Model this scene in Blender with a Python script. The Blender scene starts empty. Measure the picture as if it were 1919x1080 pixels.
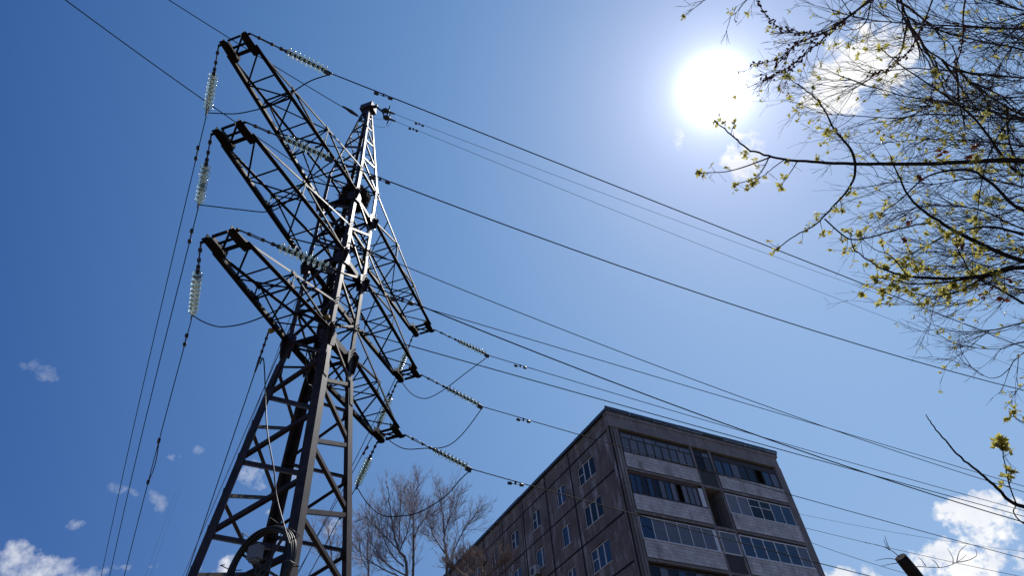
import bpy, math, random
from math import sin, cos, pi, radians, sqrt, atan2
from mathutils import Vector as V, Matrix, Quaternion, noise
random.seed(7)
S = bpy.context.scene
COL = S.collection
Z = V((0, 0, 1))

# ------------------------------------------------------------------ camera
FOC, PITCH, ROLL = 1226.865, 0.80914808, -0.10739947      # focal length in pixels of a 1919 px wide frame
EYE = V((0, 0, 1.6))
_r0 = V((1, 0, 0)); _u0 = V((0, -sin(PITCH), cos(PITCH))); CW = V((0, cos(PITCH), sin(PITCH)))
CR = _r0*cos(ROLL) + _u0*sin(ROLL); CU = _u0*cos(ROLL) - _r0*sin(ROLL)
cam_d = bpy.data.cameras.new('camera'); cam = bpy.data.objects.new('camera', cam_d); COL.objects.link(cam)
cam_d.sensor_width = 36; cam_d.sensor_fit = 'HORIZONTAL'; cam_d.lens = 36*FOC/1919
cam_d.clip_start = 0.05; cam_d.clip_end = 6000
m = Matrix((CR, CU, -CW)).transposed().to_4x4(); m.translation = EYE; cam.matrix_world = m
S.camera = cam
def ray(x, y):
    return (CW + CR*((x-959.5)/FOC) - CU*((y-540)/FOC)).normalized()
def at(x, y, rng): return EYE + ray(x, y)*rng
def px(P):
    q = V(P)-EYE; d = q.dot(CW); return (959.5+FOC*q.dot(CR)/d, 540-FOC*q.dot(CU)/d)

# ------------------------------------------------------------------ helpers
def link(o, parent=None):
    COL.objects.link(o)
    if parent is not None: o.parent = parent
    return o
def tag(o, label=None, cat=None, group=None, kind=None):
    if label: o['label'] = label
    if cat: o['category'] = cat
    if group: o['group'] = group
    if kind: o['kind'] = kind
    return o
def empty(name, loc, label=None, cat=None, group=None):
    o = bpy.data.objects.new(name, None); o.location = loc; o.empty_display_size = .3
    link(o); return tag(o, label, cat, group)
def origin(o):
    p = V((0, 0, 0))
    while o is not None: p += o.location; o = o.parent
    return p
class MB:
    def __init__(s): s.v = []; s.f = []; s.sm = []
    def quadbox(s, c8):
        b = len(s.v); s.v += [V(c) for c in c8]
        for q in ((0,3,2,1),(4,5,6,7),(0,1,5,4),(1,2,6,5),(2,3,7,6),(3,0,4,7)): s.f.append(tuple(b+i for i in q)); s.sm.append(False)
    def box(s, c, ax, ay, az):          # half-axis vectors
        c = V(c); ax, ay, az = V(ax), V(ay), V(az)
        s.quadbox([c-ax-ay-az, c+ax-ay-az, c+ax+ay-az, c-ax+ay-az, c-ax-ay+az, c+ax-ay+az, c+ax+ay+az, c-ax+ay+az])
    def bx(s, x0, x1, y0, y1, z0, z1):
        s.box(((x0+x1)/2, (y0+y1)/2, (z0+z1)/2), ((x1-x0)/2, 0, 0), (0, (y1-y0)/2, 0), (0, 0, (z1-z0)/2))
    def bar(s, p, q, side, w, t):       # rectangular bar, w along 'side'
        p, q = V(p), V(q); d = (q-p).normalized(); a = V(side); a = (a-d*a.dot(d)).normalized(); n = d.cross(a)
        s.box((p+q)/2, (q-p)/2, a*w/2, n*t/2)
    def angle(s, p, q, f1, f2, w, t=.012):   # rolled steel angle, heel on p-q, flanges along f1 and f2
        p, q = V(p), V(q); d = (q-p).normalized()
        a = V(f1); a = (a-d*a.dot(d)).normalized(); b = V(f2); b = (b-d*b.dot(d)); b = (b-a*b.dot(a)).normalized()
        c = (p+q)/2; h = (q-p)/2
        s.box(c+a*(w/2)+b*(t/2), h, a*(w/2), b*(t/2))
        s.box(c+b*(w/2+t/2)+a*(t/2), h, b*(w/2-t/2), a*(t/2))
    def tube(s, pts, rad, n=6, cap=True):
        pts = [V(p) for p in pts]
        if not hasattr(rad, '__len__'): rad = [rad]*len(pts)
        base = len(s.v); d0 = (pts[1]-pts[0]).normalized()
        a = d0.orthogonal().normalized()
        for i, p in enumerate(pts):
            d = (pts[min(i+1, len(pts)-1)]-pts[max(i-1, 0)]); d = d.normalized() if d.length > 1e-9 else d0
            a = (a-d*a.dot(d)); a = a.normalized() if a.length > 1e-6 else d.orthogonal().normalized(); b = d.cross(a)
            for k in range(n): s.v.append(p+(a*cos(2*pi*k/n)+b*sin(2*pi*k/n))*rad[i])
        for i in range(len(pts)-1):
            for k in range(n):
                k2 = (k+1) % n; s.f.append((base+i*n+k, base+i*n+k2, base+(i+1)*n+k2, base+(i+1)*n+k)); s.sm.append(True)
        if cap:
            s.f.append(tuple(base+k for k in reversed(range(n)))); s.sm.append(False)
            e = base+(len(pts)-1)*n; s.f.append(tuple(e+k for k in range(n))); s.sm.append(False)
    def lathe(s, o, d, prof, n=14):     # prof: (along, radius)
        o = V(o); d = V(d).normalized(); a = d.orthogonal().normalized(); b = d.cross(a); base = len(s.v)
        for (t, r) in prof:
            for k in range(n): s.v.append(o+d*t+(a*cos(2*pi*k/n)+b*sin(2*pi*k/n))*r)
        for i in range(len(prof)-1):
            for k in range(n):
                k2 = (k+1) % n; s.f.append((base+i*n+k, base+i*n+k2, base+(i+1)*n+k2, base+(i+1)*n+k)); s.sm.append(True)
        s.f.append(tuple(base+k for k in reversed(range(n)))); s.sm.append(False)
        e = base+(len(prof)-1)*n; s.f.append(tuple(e+k for k in range(n))); s.sm.append(False)
    def poly(s, pts):
        b = len(s.v); s.v += [V(p) for p in pts]; s.f.append(tuple(range(b, b+len(pts)))); s.sm.append(False)
    def prism(s, pts, d):               # flat outline thickened by vector d
        b = len(s.v); n = len(pts); d = V(d); s.v += [V(p) for p in pts]+[V(p)+d for p in pts]
        s.f.append(tuple(b+i for i in reversed(range(n)))); s.f.append(tuple(b+n+i for i in range(n))); s.sm += [False, False]
        for i in range(n):
            j = (i+1) % n; s.f.append((b+i, b+j, b+n+j, b+n+i)); s.sm.append(False)
    def build(s, name, mat, parent=None, local=False):
        me = bpy.data.meshes.new(name); o = origin(parent) if (parent is not None and not local) else V((0, 0, 0))
        me.from_pydata([tuple(v-o) for v in s.v], [], s.f); me.materials.append(mat)
        me.polygons.foreach_set('use_smooth', s.sm); me.update()
        return link(bpy.data.objects.new(name, me), parent)

# ------------------------------------------------------------------ materials
def mat(name, col, rough=.7, spec=.4, metal=0., nscale=None, namt=.25, col2=None, bump=0., detail=5., stretch=None):
    M = bpy.data.materials.new(name); M.use_nodes = True; nt = M.node_tree; B = nt.nodes['Principled BSDF']
    B.inputs['Base Color'].default_value = (*col, 1); B.inputs['Roughness'].default_value = rough
    B.inputs['Specular IOR Level'].default_value = spec; B.inputs['Metallic'].default_value = metal
    if nscale:
        tc = nt.nodes.new('ShaderNodeTexCoord'); mp = nt.nodes.new('ShaderNodeMapping'); n = nt.nodes.new('ShaderNodeTexNoise')
        if stretch: mp.inputs['Scale'].default_value = stretch
        n.inputs['Scale'].default_value = nscale; n.inputs['Detail'].default_value = detail; n.inputs['Roughness'].default_value = .62
        nt.links.new(tc.outputs['Object'], mp.inputs[0]); nt.links.new(mp.outputs[0], n.inputs['Vector'])
        r = nt.nodes.new('ShaderNodeValToRGB'); r.color_ramp.elements[0].position = .34; r.color_ramp.elements[1].position = .68
        c2 = col2 or tuple(min(1, c*(1+namt*2)) for c in col); c1 = tuple(c*(1-namt) for c in col)
        r.color_ramp.elements[0].color = (*c1, 1); r.color_ramp.elements[1].color = (*c2, 1)
        nt.links.new(n.outputs['Fac'], r.inputs[0]); nt.links.new(r.outputs[0], B.inputs['Base Color'])
        if bump:
            b = nt.nodes.new('ShaderNodeBump'); b.inputs['Strength'].default_value = bump; b.inputs['Distance'].default_value = .02
            nt.links.new(n.outputs['Fac'], b.inputs['Height']); nt.links.new(b.outputs[0], B.inputs['Normal'])
    return M
STEEL = mat('painted_steel', (.018, .011, .0105), .5, .34, 0, 2.6, .4, (.044, .025, .020), .10)
STEEL_SHADE = mat('shaded_steel', (.006, .0042, .0042), .55, .10, 0, 2.6, .4, (.014, .008, .007), .08)  # same pylon steel, darkened: shade under the crossarms put into the colour
STEEL_OLD = mat('weathered_steel', (.022, .018, .020), .45, .4, 0, 4, .3, (.05, .042, .042), .05)
IRON = mat('dark_iron', (.03, .03, .033), .5, .4)
WIRE = mat('aluminium_wire', (.008, .008, .010), .7, .1)
RUBBER = mat('black_sheath', (.012, .012, .014), .45, .4)
YELLOW = mat('yellow_clamp', (.16, .12, .02), .6, .3, 0, 20, .3)
def glassy(name, col, trans, rough=.12):
    M = bpy.data.materials.new(name); M.use_nodes = True; B = M.node_tree.nodes['Principled BSDF']
    B.inputs['Base Color'].default_value = (*col, 1); B.inputs['Roughness'].default_value = rough
    B.inputs['Transmission Weight'].default_value = trans; B.inputs['IOR'].default_value = 1.5
    return M
# ------------------------------------------------------------------ the tower: an angle pylon, six crossarms
TX, TY, PSI = -7.003326513, 16.641059581, 4.470159391
LEANX, LEANY = .0116022, .00081660
ZL, ZM, ZU = 16.96025, 20.96025, 24.89215
HL, HM, HU = 1.39193, 1.72213, 1.95429
ZUT = ZU+HU; PK = 7.46565; ZTOP = ZUT+PK
WL, WP, WG, WA, TW = .81429, .84557, 2.12902, .12859, .50565
LEN = {'u': 8.21683, 'm': 6.92265, 'l': 5.65949}; TZ = -.14593
UX = V((cos(PSI), sin(PSI), 0)); NX = V((-sin(PSI), cos(PSI), 0))
def lean(P): return V((P.x+LEANX*P.z, P.y+LEANY*P.z, P.z))
def loc(u, n, z): return lean(V((TX, TY, z))+UX*u+NX*n)
SG = {1: (1, -1), 2: (-1, -1), 3: (1, 1), 4: (-1, 1)}
def hw(z):
    if z <= ZL: return WG+(WL-WG)*z/ZL
    if z <= ZUT: return WL+(WP-WL)*(z-ZL)/(ZUT-ZL)
    return WP+(WA-WP)*(z-ZUT)/PK
def leg(k, z, inset=0.):
    w = hw(z)-inset; o = (-.13 if k == 1 else -.30 if k == 2 else 0)*min(1, max(0, (ZL-z)/4))
    return loc(SG[k][0]*w, SG[k][1]*w+o, z)
PYLON = empty('power_pylon', (TX, TY, 0), 'tall rust brown lattice steel pylon with three crossarms on each side', 'pylon')
FACES = {(1, 3): UX, (3, 4): NX, (2, 4): -UX, (1, 2): -NX}       # outward normals
for k in (1, 2, 3, 4):
    b = MB(); a, n = SG[k]; f1, f2 = UX*-a, NX*-n
    b.angle(leg(k, 0), leg(k, 15.55), f1, f2, .285, .02)
    b.angle(leg(k, 15.55, .015), leg(k, ZL, .015), f1, f2, .25, .02)
    b.angle(leg(k, ZL), leg(k, 21.6), f1, f2, .19, .018)
    b.angle(leg(k, 21.6, .012), leg(k, ZUT+.15, .012), f1, f2, .17, .016)
    for z in (15.2, 21.35):                       # splice plates
        for f, g in ((f1, f2), (f2, f1)):
            c = leg(k, z+.2, .0)-g*.008
            b.bar(leg(k, z-.25)+f*.11-g*.012, leg(k, z+.75)+f*.11-g*.012, f, .2, .016)
    lg = b.build('leg', STEEL, PYLON)
    if k in (3, 4):                                # rows of bolt ends beside the arm joints
        for z in (ZL+.1, ZL+HL-.1, ZM+.05, ZM+HM-.1, ZU+.05, ZUT-.25):
            for i in range(3):
                s = MB(); p = leg(k, z+.14*i)+f1*.05; s.tube([p-f2*.10, p+f2*.03], .022, 5); s.build('bolt', STEEL, lg)
NA = [3.2, 5.3, 7.3, 9.0, 11.2, 13.5, 15.85, 18.55, 21.15, 23.85]      # nodes, family A
NB = [2.0, 4.3, 6.3, 8.2, 10.1, 12.35, 14.7, 17.1, 19.8, 22.5, 24.95]  # nodes, family B
def zig(b, k1, k2, nrm, za, zb, w, t=.012):
    """single lacing between leg k1 (heights za) and leg k2 (heights zb)"""
    seq = sorted([(z, k1) for z in za]+[(z, k2) for z in zb])
    for (z0, c0), (z1, c1) in zip(seq, seq[1:]):
        if c0 == c1: continue
        ww = w(max(z0, z1))
        p, q = leg(c0, z0)+nrm*.0, leg(c1, z1)
        d = (q-p).normalized(); e = .16 if z0 < ZUT else .05; p, q = p+d*e, q-d*e
        side = nrm.cross(d); side = side if side.z > 0 else -side
        b.angle(p-nrm*.024-side*ww/2, q-nrm*.024-side*ww/2, side, -nrm, ww, t)
def gusset(b, k, z, other, nrm, w, h):
    d = (leg(other, z)-leg(k, z)).normalized(); p = leg(k, z)-nrm*.042+d*.03
    b.prism([p-Z*h/2, p+d*w-Z*h*.32, p+d*w+Z*h*.32, p+Z*h/2], -nrm*.012)
wl = lambda z: .13 if z < 10 else (.12 if z < 16.5 else .085)
ROT = {(3, 4): (NB, NA), (4, 2): (NB, NA), (2, 1): (NB, NA), (1, 3): (NB, NA)}   # (leg with B nodes, leg with A nodes)
for (kb, ka), (nb, na) in ROT.items():
    nrm = FACES.get((kb, ka)) or FACES[(ka, kb)]
    b = MB(); zig(b, kb, ka, nrm, nb, na, wl)
    for z in nb: gusset(b, kb, z, ka, nrm, .30 if z < 16 else .24, .5 if z < 16 else .36)
    for z in na: gusset(b, ka, z, kb, nrm, .30 if z < 16 else .24, .5 if z < 16 else .36)
    b.build('face_bracing', STEEL, PYLON)
    if abs(nrm.dot(UX)) > .5:                        # counter lacing on the two faces that carry the arms
        b = MB(); up = lambda q: [z for z in q if ZL-.3 < z < ZUT]
        zig(b, ka, kb, nrm*1.0, up(nb), up(na), lambda z: .07); b.build('counter_bracing', STEEL_SHADE, PYLON)
# horizontal frames where the crossarms meet the body
for z, w in ((ZL-.16, .26), (ZL+HL, .12), (ZM-.16, .24), (ZM+HM, .11), (ZU-.16, .2), (ZUT, .11)):
    b = MB()
    for (k1, k2), nrm in FACES.items():
        p, q = leg(k1, z), leg(k2, z); d = (q-p).normalized()
        b.angle(p-nrm*.06+d*.03, q-nrm*.06-d*.03, Z, -nrm, w if abs(nrm.dot(NX)) > .5 else w*.7)
    p, q = leg(1, z+.02, .1), leg(4, z+.02, .1); b.bar(p, q, Z, .09, .02)
    p, q = leg(2, z-.08, .1), leg(3, z-.08, .1); b.bar(p, q, Z, .09, .02)
    b.build('horizontal_frame', STEEL_SHADE, PYLON)
# big gusset plates on the legs where the bottom chords land
for z, h in ((ZL, .62), (ZM, .5), (ZU, .46)):
    for k in (1, 2, 3, 4):
        a, n = SG[k]; b = MB()
        for nrm, d in ((NX*n, -UX*a), (UX*a, -NX*n)):
            p = leg(k, z-.1)+nrm*.014-d*.10
            b.prism([p-Z*h, p+d*.46-Z*h*.55, p+d*.5+Z*h*.3, p+d*.1+Z*h*.85, p-d*.12+Z*h*.2], nrm*.014)
        b.build('gusset_plate', STEEL, PYLON)
# peak
pk = MB(); top = ZTOP-.42
for k in (1, 2, 3, 4):
    a, n = SG[k]; pk.angle(leg(k, ZUT+.1), leg(k, top), UX*-a, NX*-n, .12, .012)
PA = [ZUT+.05, ZUT+2.05, ZUT+3.85, ZUT+5.2, ZUT+6.25]; PB = [ZUT+1.1, ZUT+3.0, ZUT+4.55, ZUT+5.75, ZUT+6.7]
for kb, ka in ROT:
    nrm = FACES.get((kb, ka)) or FACES[(ka, kb)]
    zig(pk, kb, ka, nrm, PB, PA, lambda z: .075 if z < ZUT+3.5 else .06, .009)
peak = pk.build('peak', STEEL_OLD, PYLON)
c = MB()
c.quadbox([loc(.30, -.34, top-.1), loc(.30, .34, top-.1), loc(-.30, .34, top-.1), loc(-.30, -.34, top-.1),
           loc(.26, -.34, ZTOP), loc(.26, .34, ZTOP), loc(-.26, .34, ZTOP), loc(-.26, -.34, ZTOP)])
c.box(loc(0, 0, top-.35), UX*.2, NX*.2, Z*.26)
c.box(loc(0, .42, ZTOP-.22), UX*.05, NX*.12, Z*.1)
c.build('cap_plate', STEEL, peak)
# crossarms
def crossarm(sgn, key):
    zb = {'u': ZU, 'm': ZM, 'l': ZL}[key]; ht = {'u': HU, 'm': HM, 'l': HL}[key]; Ln = LEN[key]; PL = .68
    O = UX*sgn
    body = hw(zb); xi = Ln-PL
    def bot(n, t):           # along the bottom chord, t=0 at the body, 1 at the inner end of the tip plate
        u = body+(xi-body)*t; w = body+(TW-body)*(u-body)/(Ln-body); return loc(sgn*u, n*w, zb+TZ*(u-body)/(Ln-body))
    def topc(n, t):
        bw = hw(zb+ht); u = bw+(xi-bw)*t; w = bw+(TW-bw)*(u-bw)/(Ln-bw); return loc(sgn*u, n*w, zb+ht+(TZ+.12-ht)*t)
    tcs = []; b = MB(); nodes = [0, .37, .70, 1] if key == 'u' else [0, .52, 1]
    for n in (1, -1):
        N = NX*n
        b.angle(bot(n, -.02)-N*.06, bot(n, 1.03)-N*.06, N, Z, .145, .016)
        tcs.append((topc(n, 0), topc(n, 1.0), -N))
        for t in nodes[1:-1]:
            b.bar(bot(n, t)+Z*.1, topc(n, t), O, .045, .025)
            p = bot(n, t)-N*.02; b.box(p+Z*.12, O*.22, N*.008, Z*.15)
            p = topc(n, t); b.box(p-Z*.04, O*.13, N*.012, Z*.07)
        for t0, t1 in zip(nodes, nodes[1:]):
            if t1 < 1: b.angle(topc(n, t1)-N*.02, bot(n, t0)-N*.02+O*.12+Z*.1, Z, -N, .062, .01)
    lift = Z*.03
    for t0, t1 in zip(nodes, nodes[1:]):
        tm = (t0+t1)/2
        side = O
        b.bar(bot(1, t0)+lift, bot(-1, tm)+lift, O, .062, .012); b.bar(bot(-1, tm)+lift, bot(1, t1)+lift, O, .062, .012)
        b.bar(bot(1, tm)+lift*1.8, bot(-1, tm)+lift*1.8, O, .06, .012)
    for t in nodes[1:-1]:
        b.bar(topc(1, t), topc(-1, t), O, .07, .012)
        b.bar(bot(1, t)+lift*2.2, bot(-1, t)+lift*2.2, O, .08, .012)
        b.bar(topc(1, t)-Z*.03, bot(-1, t)+Z*.12, O, .05, .012)
        b.bar(topc(-1, t)-Z*.03, topc(1, t*.5)-Z*.03, O, .05, .012)
    arm = b.build('crossarm', STEEL_SHADE, PYLON)
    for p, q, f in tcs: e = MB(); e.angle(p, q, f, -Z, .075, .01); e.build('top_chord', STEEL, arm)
    for n in (1, -1):
        e = MB(); N = NX*n
        def pt(u, w, z): return loc(sgn*u, n*w, zb+TZ+z)
        w0, w1 = TW+.03, TW-.25
        e.prism([pt(xi-.12, w0+.03, -.03), pt(xi-.12, w1+.05, -.03), pt(xi+.2, w1, -.03), pt(Ln-.08, w1, -.03), pt(Ln+.06, w1+.1, -.03), pt(Ln+.06, w0, -.03)], Z*.02)
        e.prism([pt(xi-.1, w0-.12, -.008), pt(Ln+.05, w0-.12, -.008), pt(Ln+.05, w0-.12, .16), pt(xi-.1, w0-.12, .26)], -N*.018)
        e.prism([pt(xi-.1, w1+.04, -.008), pt(Ln-.1, w1+.04, -.008), pt(Ln-.1, w1+.04, .16), pt(xi-.1, w1+.04, .22)], -N*.014)
        e.tube([pt(Ln-.06, w0+.10, -.02), pt(Ln-.06, w0-.02, -.02)], .045, 8)
        e.tube([pt(Ln-.2, w1+.12, .0), pt(Ln-.2, w1+.12, .34)], .03, 6)
        e.build('end_plate', STEEL_SHADE, arm)
    e = MB()
    e.bar(loc(sgn*(Ln-.03), -w1, zb+TZ+.05), loc(sgn*(Ln-.03), w1, zb+TZ+.05), Z, .11, .05)
    e.bar(loc(sgn*(xi+.1), -w1, zb+TZ+.05), loc(sgn*(xi+.1), w1, zb+TZ+.05), O, .13, .03)
    e.bar(loc(sgn*(xi+.36), -w1, zb+TZ+.06), loc(sgn*(xi+.36), w1, zb+TZ+.06), O, .08, .03)
    e.bar(loc(sgn*(xi+.15), -w1, zb+TZ+.02), loc(sgn*(Ln-.1), w1, zb+TZ+.02), O, .07, .02)
    e.build('end_strut', STEEL_SHADE, arm)
for s_ in (1, -1):
    for key in 'uml': crossarm(s_, key)
# pull-on odd bits: a loose rope and a rod that hang along the right-hand corner of the body
# ------------------------------------------------------------------ insulator strings and conductors
GLASS = glassy('insulator_glass', (.86, 1, .91), .9, .12)
_n = GLASS.node_tree; _t = _n.nodes.new('ShaderNodeBsdfTranslucent'); _t.inputs[0].default_value = (.86, .95, .90, 1); _m = _n.nodes.new('ShaderNodeMixShader'); _m.inputs[0].default_value = .1
_n.links.new(_n.nodes['Principled BSDF'].outputs[0], _m.inputs[1]); _n.links.new(_t.outputs[0], _m.inputs[2]); _n.links.new(_m.outputs[0], _n.nodes['Material Output'].inputs[0])
CAPM = mat('insulator_cap', (.035, .045, .04), .5, .4)
DR = V((.886, .464, 0)).normalized(); DL = V((-.517, .856, 0)).normalized()
def plane_hit(P, d, x, y):
    """point where the sight line through (x, y) meets the vertical plane through P along d"""
    n = V((d.y, -d.x, 0)); r = ray(x, y); t = (P-EYE).dot(n)/r.dot(n); return EYE+r*t
def disc_prof(r):
    return [(0, .03), (.01, .05), (.075, .055), (.09, .075), (.10, r*.62), (.125, r*.93), (.15, r), (.163, r*.97), (.150, r*.86), (.165, r*.74), (.140, r*.6), (.150, r*.4), (.12, .05), (.135, .03)]
_strings = {}
STR_LBL = {}
def insulator(P, Q, frac0, frac1, label, r=.165):
    """string from the arm corner P to the clamp Q; discs between the two fractions"""
    d = (Q-P); Ln = d.length; d = d.normalized()
    E = empty('insulator_string', P, label, 'insulator', 'glass insulator strings on the crossarm ends')
    b = MB(); a0, a1 = Ln*frac0, Ln*frac1
    b.tube([P, P+d*a0*.26], .028, 6); b.tube([P+d*a0*.22, P+d*a0*.30], .06, 6)
    side = d.cross(Z).normalized(); up = side.cross(d)
    for s in (-1, 1): b.tube([P+d*a0*.3+up*s*.035, P+d*a0*.62+up*s*.035], .018, 5)
    b.tube([P+d*a0*.58, P+d*a0*.66], .06, 6); b.tube([P+d*a0*.64, P+d*a0*.9], .026, 6)
    b.tube([P+d*a0*.84, P+d*a0*.92], .065, 6); b.tube([P+d*a0*.9, P+d*(a0+.02)], .04, 6)
    b.build('link_fitting', IRON, E)
    n = 9; st = (a1-a0)/n
    for i in range(n):
        c = MB(); o = P+d*(a0+st*i); k = st/.18
        c.lathe(o, d, [(t*k, rr) for t, rr in disc_prof(r)], 18); D = c.build('glass_disc', GLASS, E)
        c = MB(); c.lathe(o-d*.01, d, [(0, .035), (.0, .062), (st*.5, .07), (st*.58, .055)], 8); c.build('metal_cap', CAPM, D)
        c2 = MB()
    b = MB(); b.tube([P+d*(a1-.01), P+d*(a1+.12)], .05, 6); b.tube([P+d*(a1+.08), Q], .042, 6)
    b.box(P+d*(Ln-.12)-up*.09, d*.13, side*.025, up*.09)
    for s in (-.1, 0, .1): b.tube([Q-d*(.12+s)-up*.16, Q-d*(.12+s)+up*.06], .022, 5)
    b.build('strain_clamp', IRON, E)
    return E
def weights(b, c, d, L=.68):
    """a two-weight damper under a wire at c"""
    dn = V((0, 0, -.12)); b.box(c+dn*.5, d*.035, d.cross(Z).normalized()*.025, Z*.075)
    b.tube([c+dn-d*L/2, c+dn+d*L/2], .012, 5)
    for s in (-1, 1): b.tube([c+dn+d*s*L*.26, c+dn+d*s*L*.30, c+dn+d*s*L*.5], [.05, .068, .062], 8)
def wire(name, P, d, pts, rad, far, label, cat, group, damp=None, mat_=None, sag2=None, dl=.68, near=None):
    """wire from P in the vertical plane along d, its height read from sight lines"""
    P = V(P); sz = []
    for (x, y) in pts:
        H = plane_hit(P, d, x, y); sz.append(((H-P).dot(d), H.z-P.z))
    if len(sz) == 1: (s1, z1), = sz; c = sag2 if sag2 is not None else .0006; mm = (z1-c*s1*s1)/s1
    else:
        (s1, z1), (s2, z2) = sz; c = (z2/s2-z1/s1)/(s2-s1); mm = z1/s1-c*s1
        c = max(.0, min(c, .004)); mm = z2/s2-c*s2
    f = lambda s: P+d*s+Z*(mm*s+c*s*s)
    n = 60; b = MB(); b.tube([f(far*(i/n)**1.35) for i in range(n+1)], [rad*(1+.0*i) for i in range(n+1)], 6)
    E = b.build(name, mat_ or WIRE); tag(E, label, cat, group)
    for dp in damp or ():
        if isinstance(dp, tuple):
            H = plane_hit(P, d, *dp); s = (H-P).dot(d)
        else: s = dp
        w = MB(); weights(w, f(s), d, dl); w.build('vibration_damper', IRON, E)
    return E, f
def tipp(sgn, key, n):
    zb = {'u': ZU, 'm': ZM, 'l': ZL}[key]; return loc(sgn*(LEN[key]-.06), n*(TW+.12), zb+TZ-.02)
TIP = {('u', 1): 'upper left', ('m', 1): 'middle left', ('l', 1): 'lower left', ('u', -1): 'upper right', ('m', -1): 'middle right', ('l', -1): 'lower right'}
# clamp pixel, fractions of the string taken by discs, two points on the wire, damper pixel
RIGHT = {('u', 1): ((622, 138), .43, .93, [(1000, 287), (1445, 464)], [(718, 182)]),
         ('m', 1): ((626, 300), .42, .93, [(840, 382), (1280, 540)], [(712, 338)]),
         ('l', 1): ((626, 506), .40, .93, [(860, 603), (1320, 781)], [(754, 563)]),
         ('u', -1): ((917, 667), .42, .92, [(1192, 750), (1540, 852)], [(975, 686)]),
         ('m', -1): ((905, 763), .40, .92, [(1080, 813.7), (1540, 944.4)], [(981, 788)]),
         ('l', -1): ((884, 880), .42, .92, [(1120, 946), (1560, 1063)], [(966, 904)])}
LEFT = {('u', 1): ((388, 211), .38, .93, [(287, 640), (190, 1080)], [(368, 289)]),
        ('m', 1): ((373, 384), .38, .93, [(307.6, 640), (205.8, 1080)], [(350.5, 458)]),
        ('l', 1): ((361, 591), .32, .93, [(346.4, 640), (233, 1080)], [(338.5, 662)]),
        ('u', -1): ((746, 700), .40, .93, [(662, 870)], [(725, 748)]),
        ('m', -1): ((708, 799), .34, .93, [(560, 1070)], [(684, 853)]),
        ('l', -1): ((668, 912), .34, .93, [(600, 1040)], [(642, 962)])}
CL = {}
for (key, sgn), (cp, f0, f1, pts, dmp) in list(RIGHT.items()):
    P = tipp(sgn, key, 1); Q = plane_hit(P, DR, *cp); CL[(key, sgn, 1)] = Q
    insulator(P, Q, f0, f1, 'glass insulator string pulling right from the %s crossarm tip' % TIP[(key, sgn)])
    wire('conductor', Q, DR, pts, .021, 190, 'conductor running right across the sky from the %s crossarm' % TIP[(key, sgn)], 'power line', 'high voltage conductors', dmp)
for (key, sgn), (cp, f0, f1, pts, dmp) in list(LEFT.items()):
    P = tipp(sgn, key, -1); Q = plane_hit(P, DL, *cp); CL[(key, sgn, -1)] = Q
    insulator(P, Q, f0, f1, 'glass insulator string hanging towards the lower left from the %s crossarm tip' % TIP[(key, sgn)])
    E, f = wire('conductor', Q, DL, pts, .019, 170, 'conductor dropping to the lower left from the %s crossarm' % TIP[(key, sgn)], 'power line', 'high voltage conductors', dmp)
    if (key, sgn) == ('l', 1):
        s0 = (plane_hit(Q, DL, 298.5, 825)-Q).dot(DL); s1 = (plane_hit(Q, DL, 287.5, 877)-Q).dot(DL)
        w = MB(); n = 8; sd = DL.cross(Z)
        w.tube([f(s0+(s1-s0)*i/n)+sd*.10*sin(pi*i/n)-Z*.12*sin(pi*i/n) for i in range(n+1)], .022, 5)
        for s in (s0, s1): w.tube([f(s-.12)-Z*.03, f(s+.12)-Z*.03], .065, 6)
        w.build('repair_loop', IRON, E)
# jumper loops between the two clamps of an arm
JUMP = {('u', 1): [(404, 212), (440, 213), (470, 208), (495, 201), (530, 186), (556, 167), (585, 150)], ('m', 1): [(400, 387), (450, 393), (500, 397), (531, 384), (551, 364), (585, 330)],
        ('l', 1): [(378, 602), (405, 612), (430, 612), (460, 606), (495, 593), (540, 570), (590, 538)], ('u', -1): [(757, 722), (775, 741), (800, 747), (833, 730), (875, 698)],
        ('m', -1): [(716, 812), (735, 830), (760, 842), (795, 841), (830, 839), (852, 828), (876, 803)], ('l', -1): [(684, 938), (702, 958), (722, 968), (752, 968), (783, 962), (815, 945), (842, 924), (862, 900)]}
for (key, sgn), q in JUMP.items():
    A, B = CL[(key, sgn, -1)], CL[(key, sgn, 1)]; ra, rb = (A-EYE).length, (B-EYE).length; n = len(q)+1
    pts = [A]+[at(x, y, ra+(rb-ra)*(i+1)/n) for i, (x, y) in enumerate(q)]+[B]; o = []
    for i in range(len(pts)-1):
        p0, p1, p2, p3 = pts[max(i-1, 0)], pts[i], pts[i+1], pts[min(i+2, len(pts)-1)]
        for j in range(6):
            t = j/6; o.append(.5*((2*p1)+(p2-p0)*t+(2*p0-5*p1+4*p2-p3)*t*t+(3*p1-p0-3*p2+p3)*t**3))
    o.append(B); b = MB(); b.tube(o, .022, 6)
    tag(b.build('jumper_cable', WIRE), 'slack jumper loop joining both insulator strings of the %s crossarm' % TIP[(key, sgn)], 'cable', 'jumper loops under the crossarms')
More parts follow.
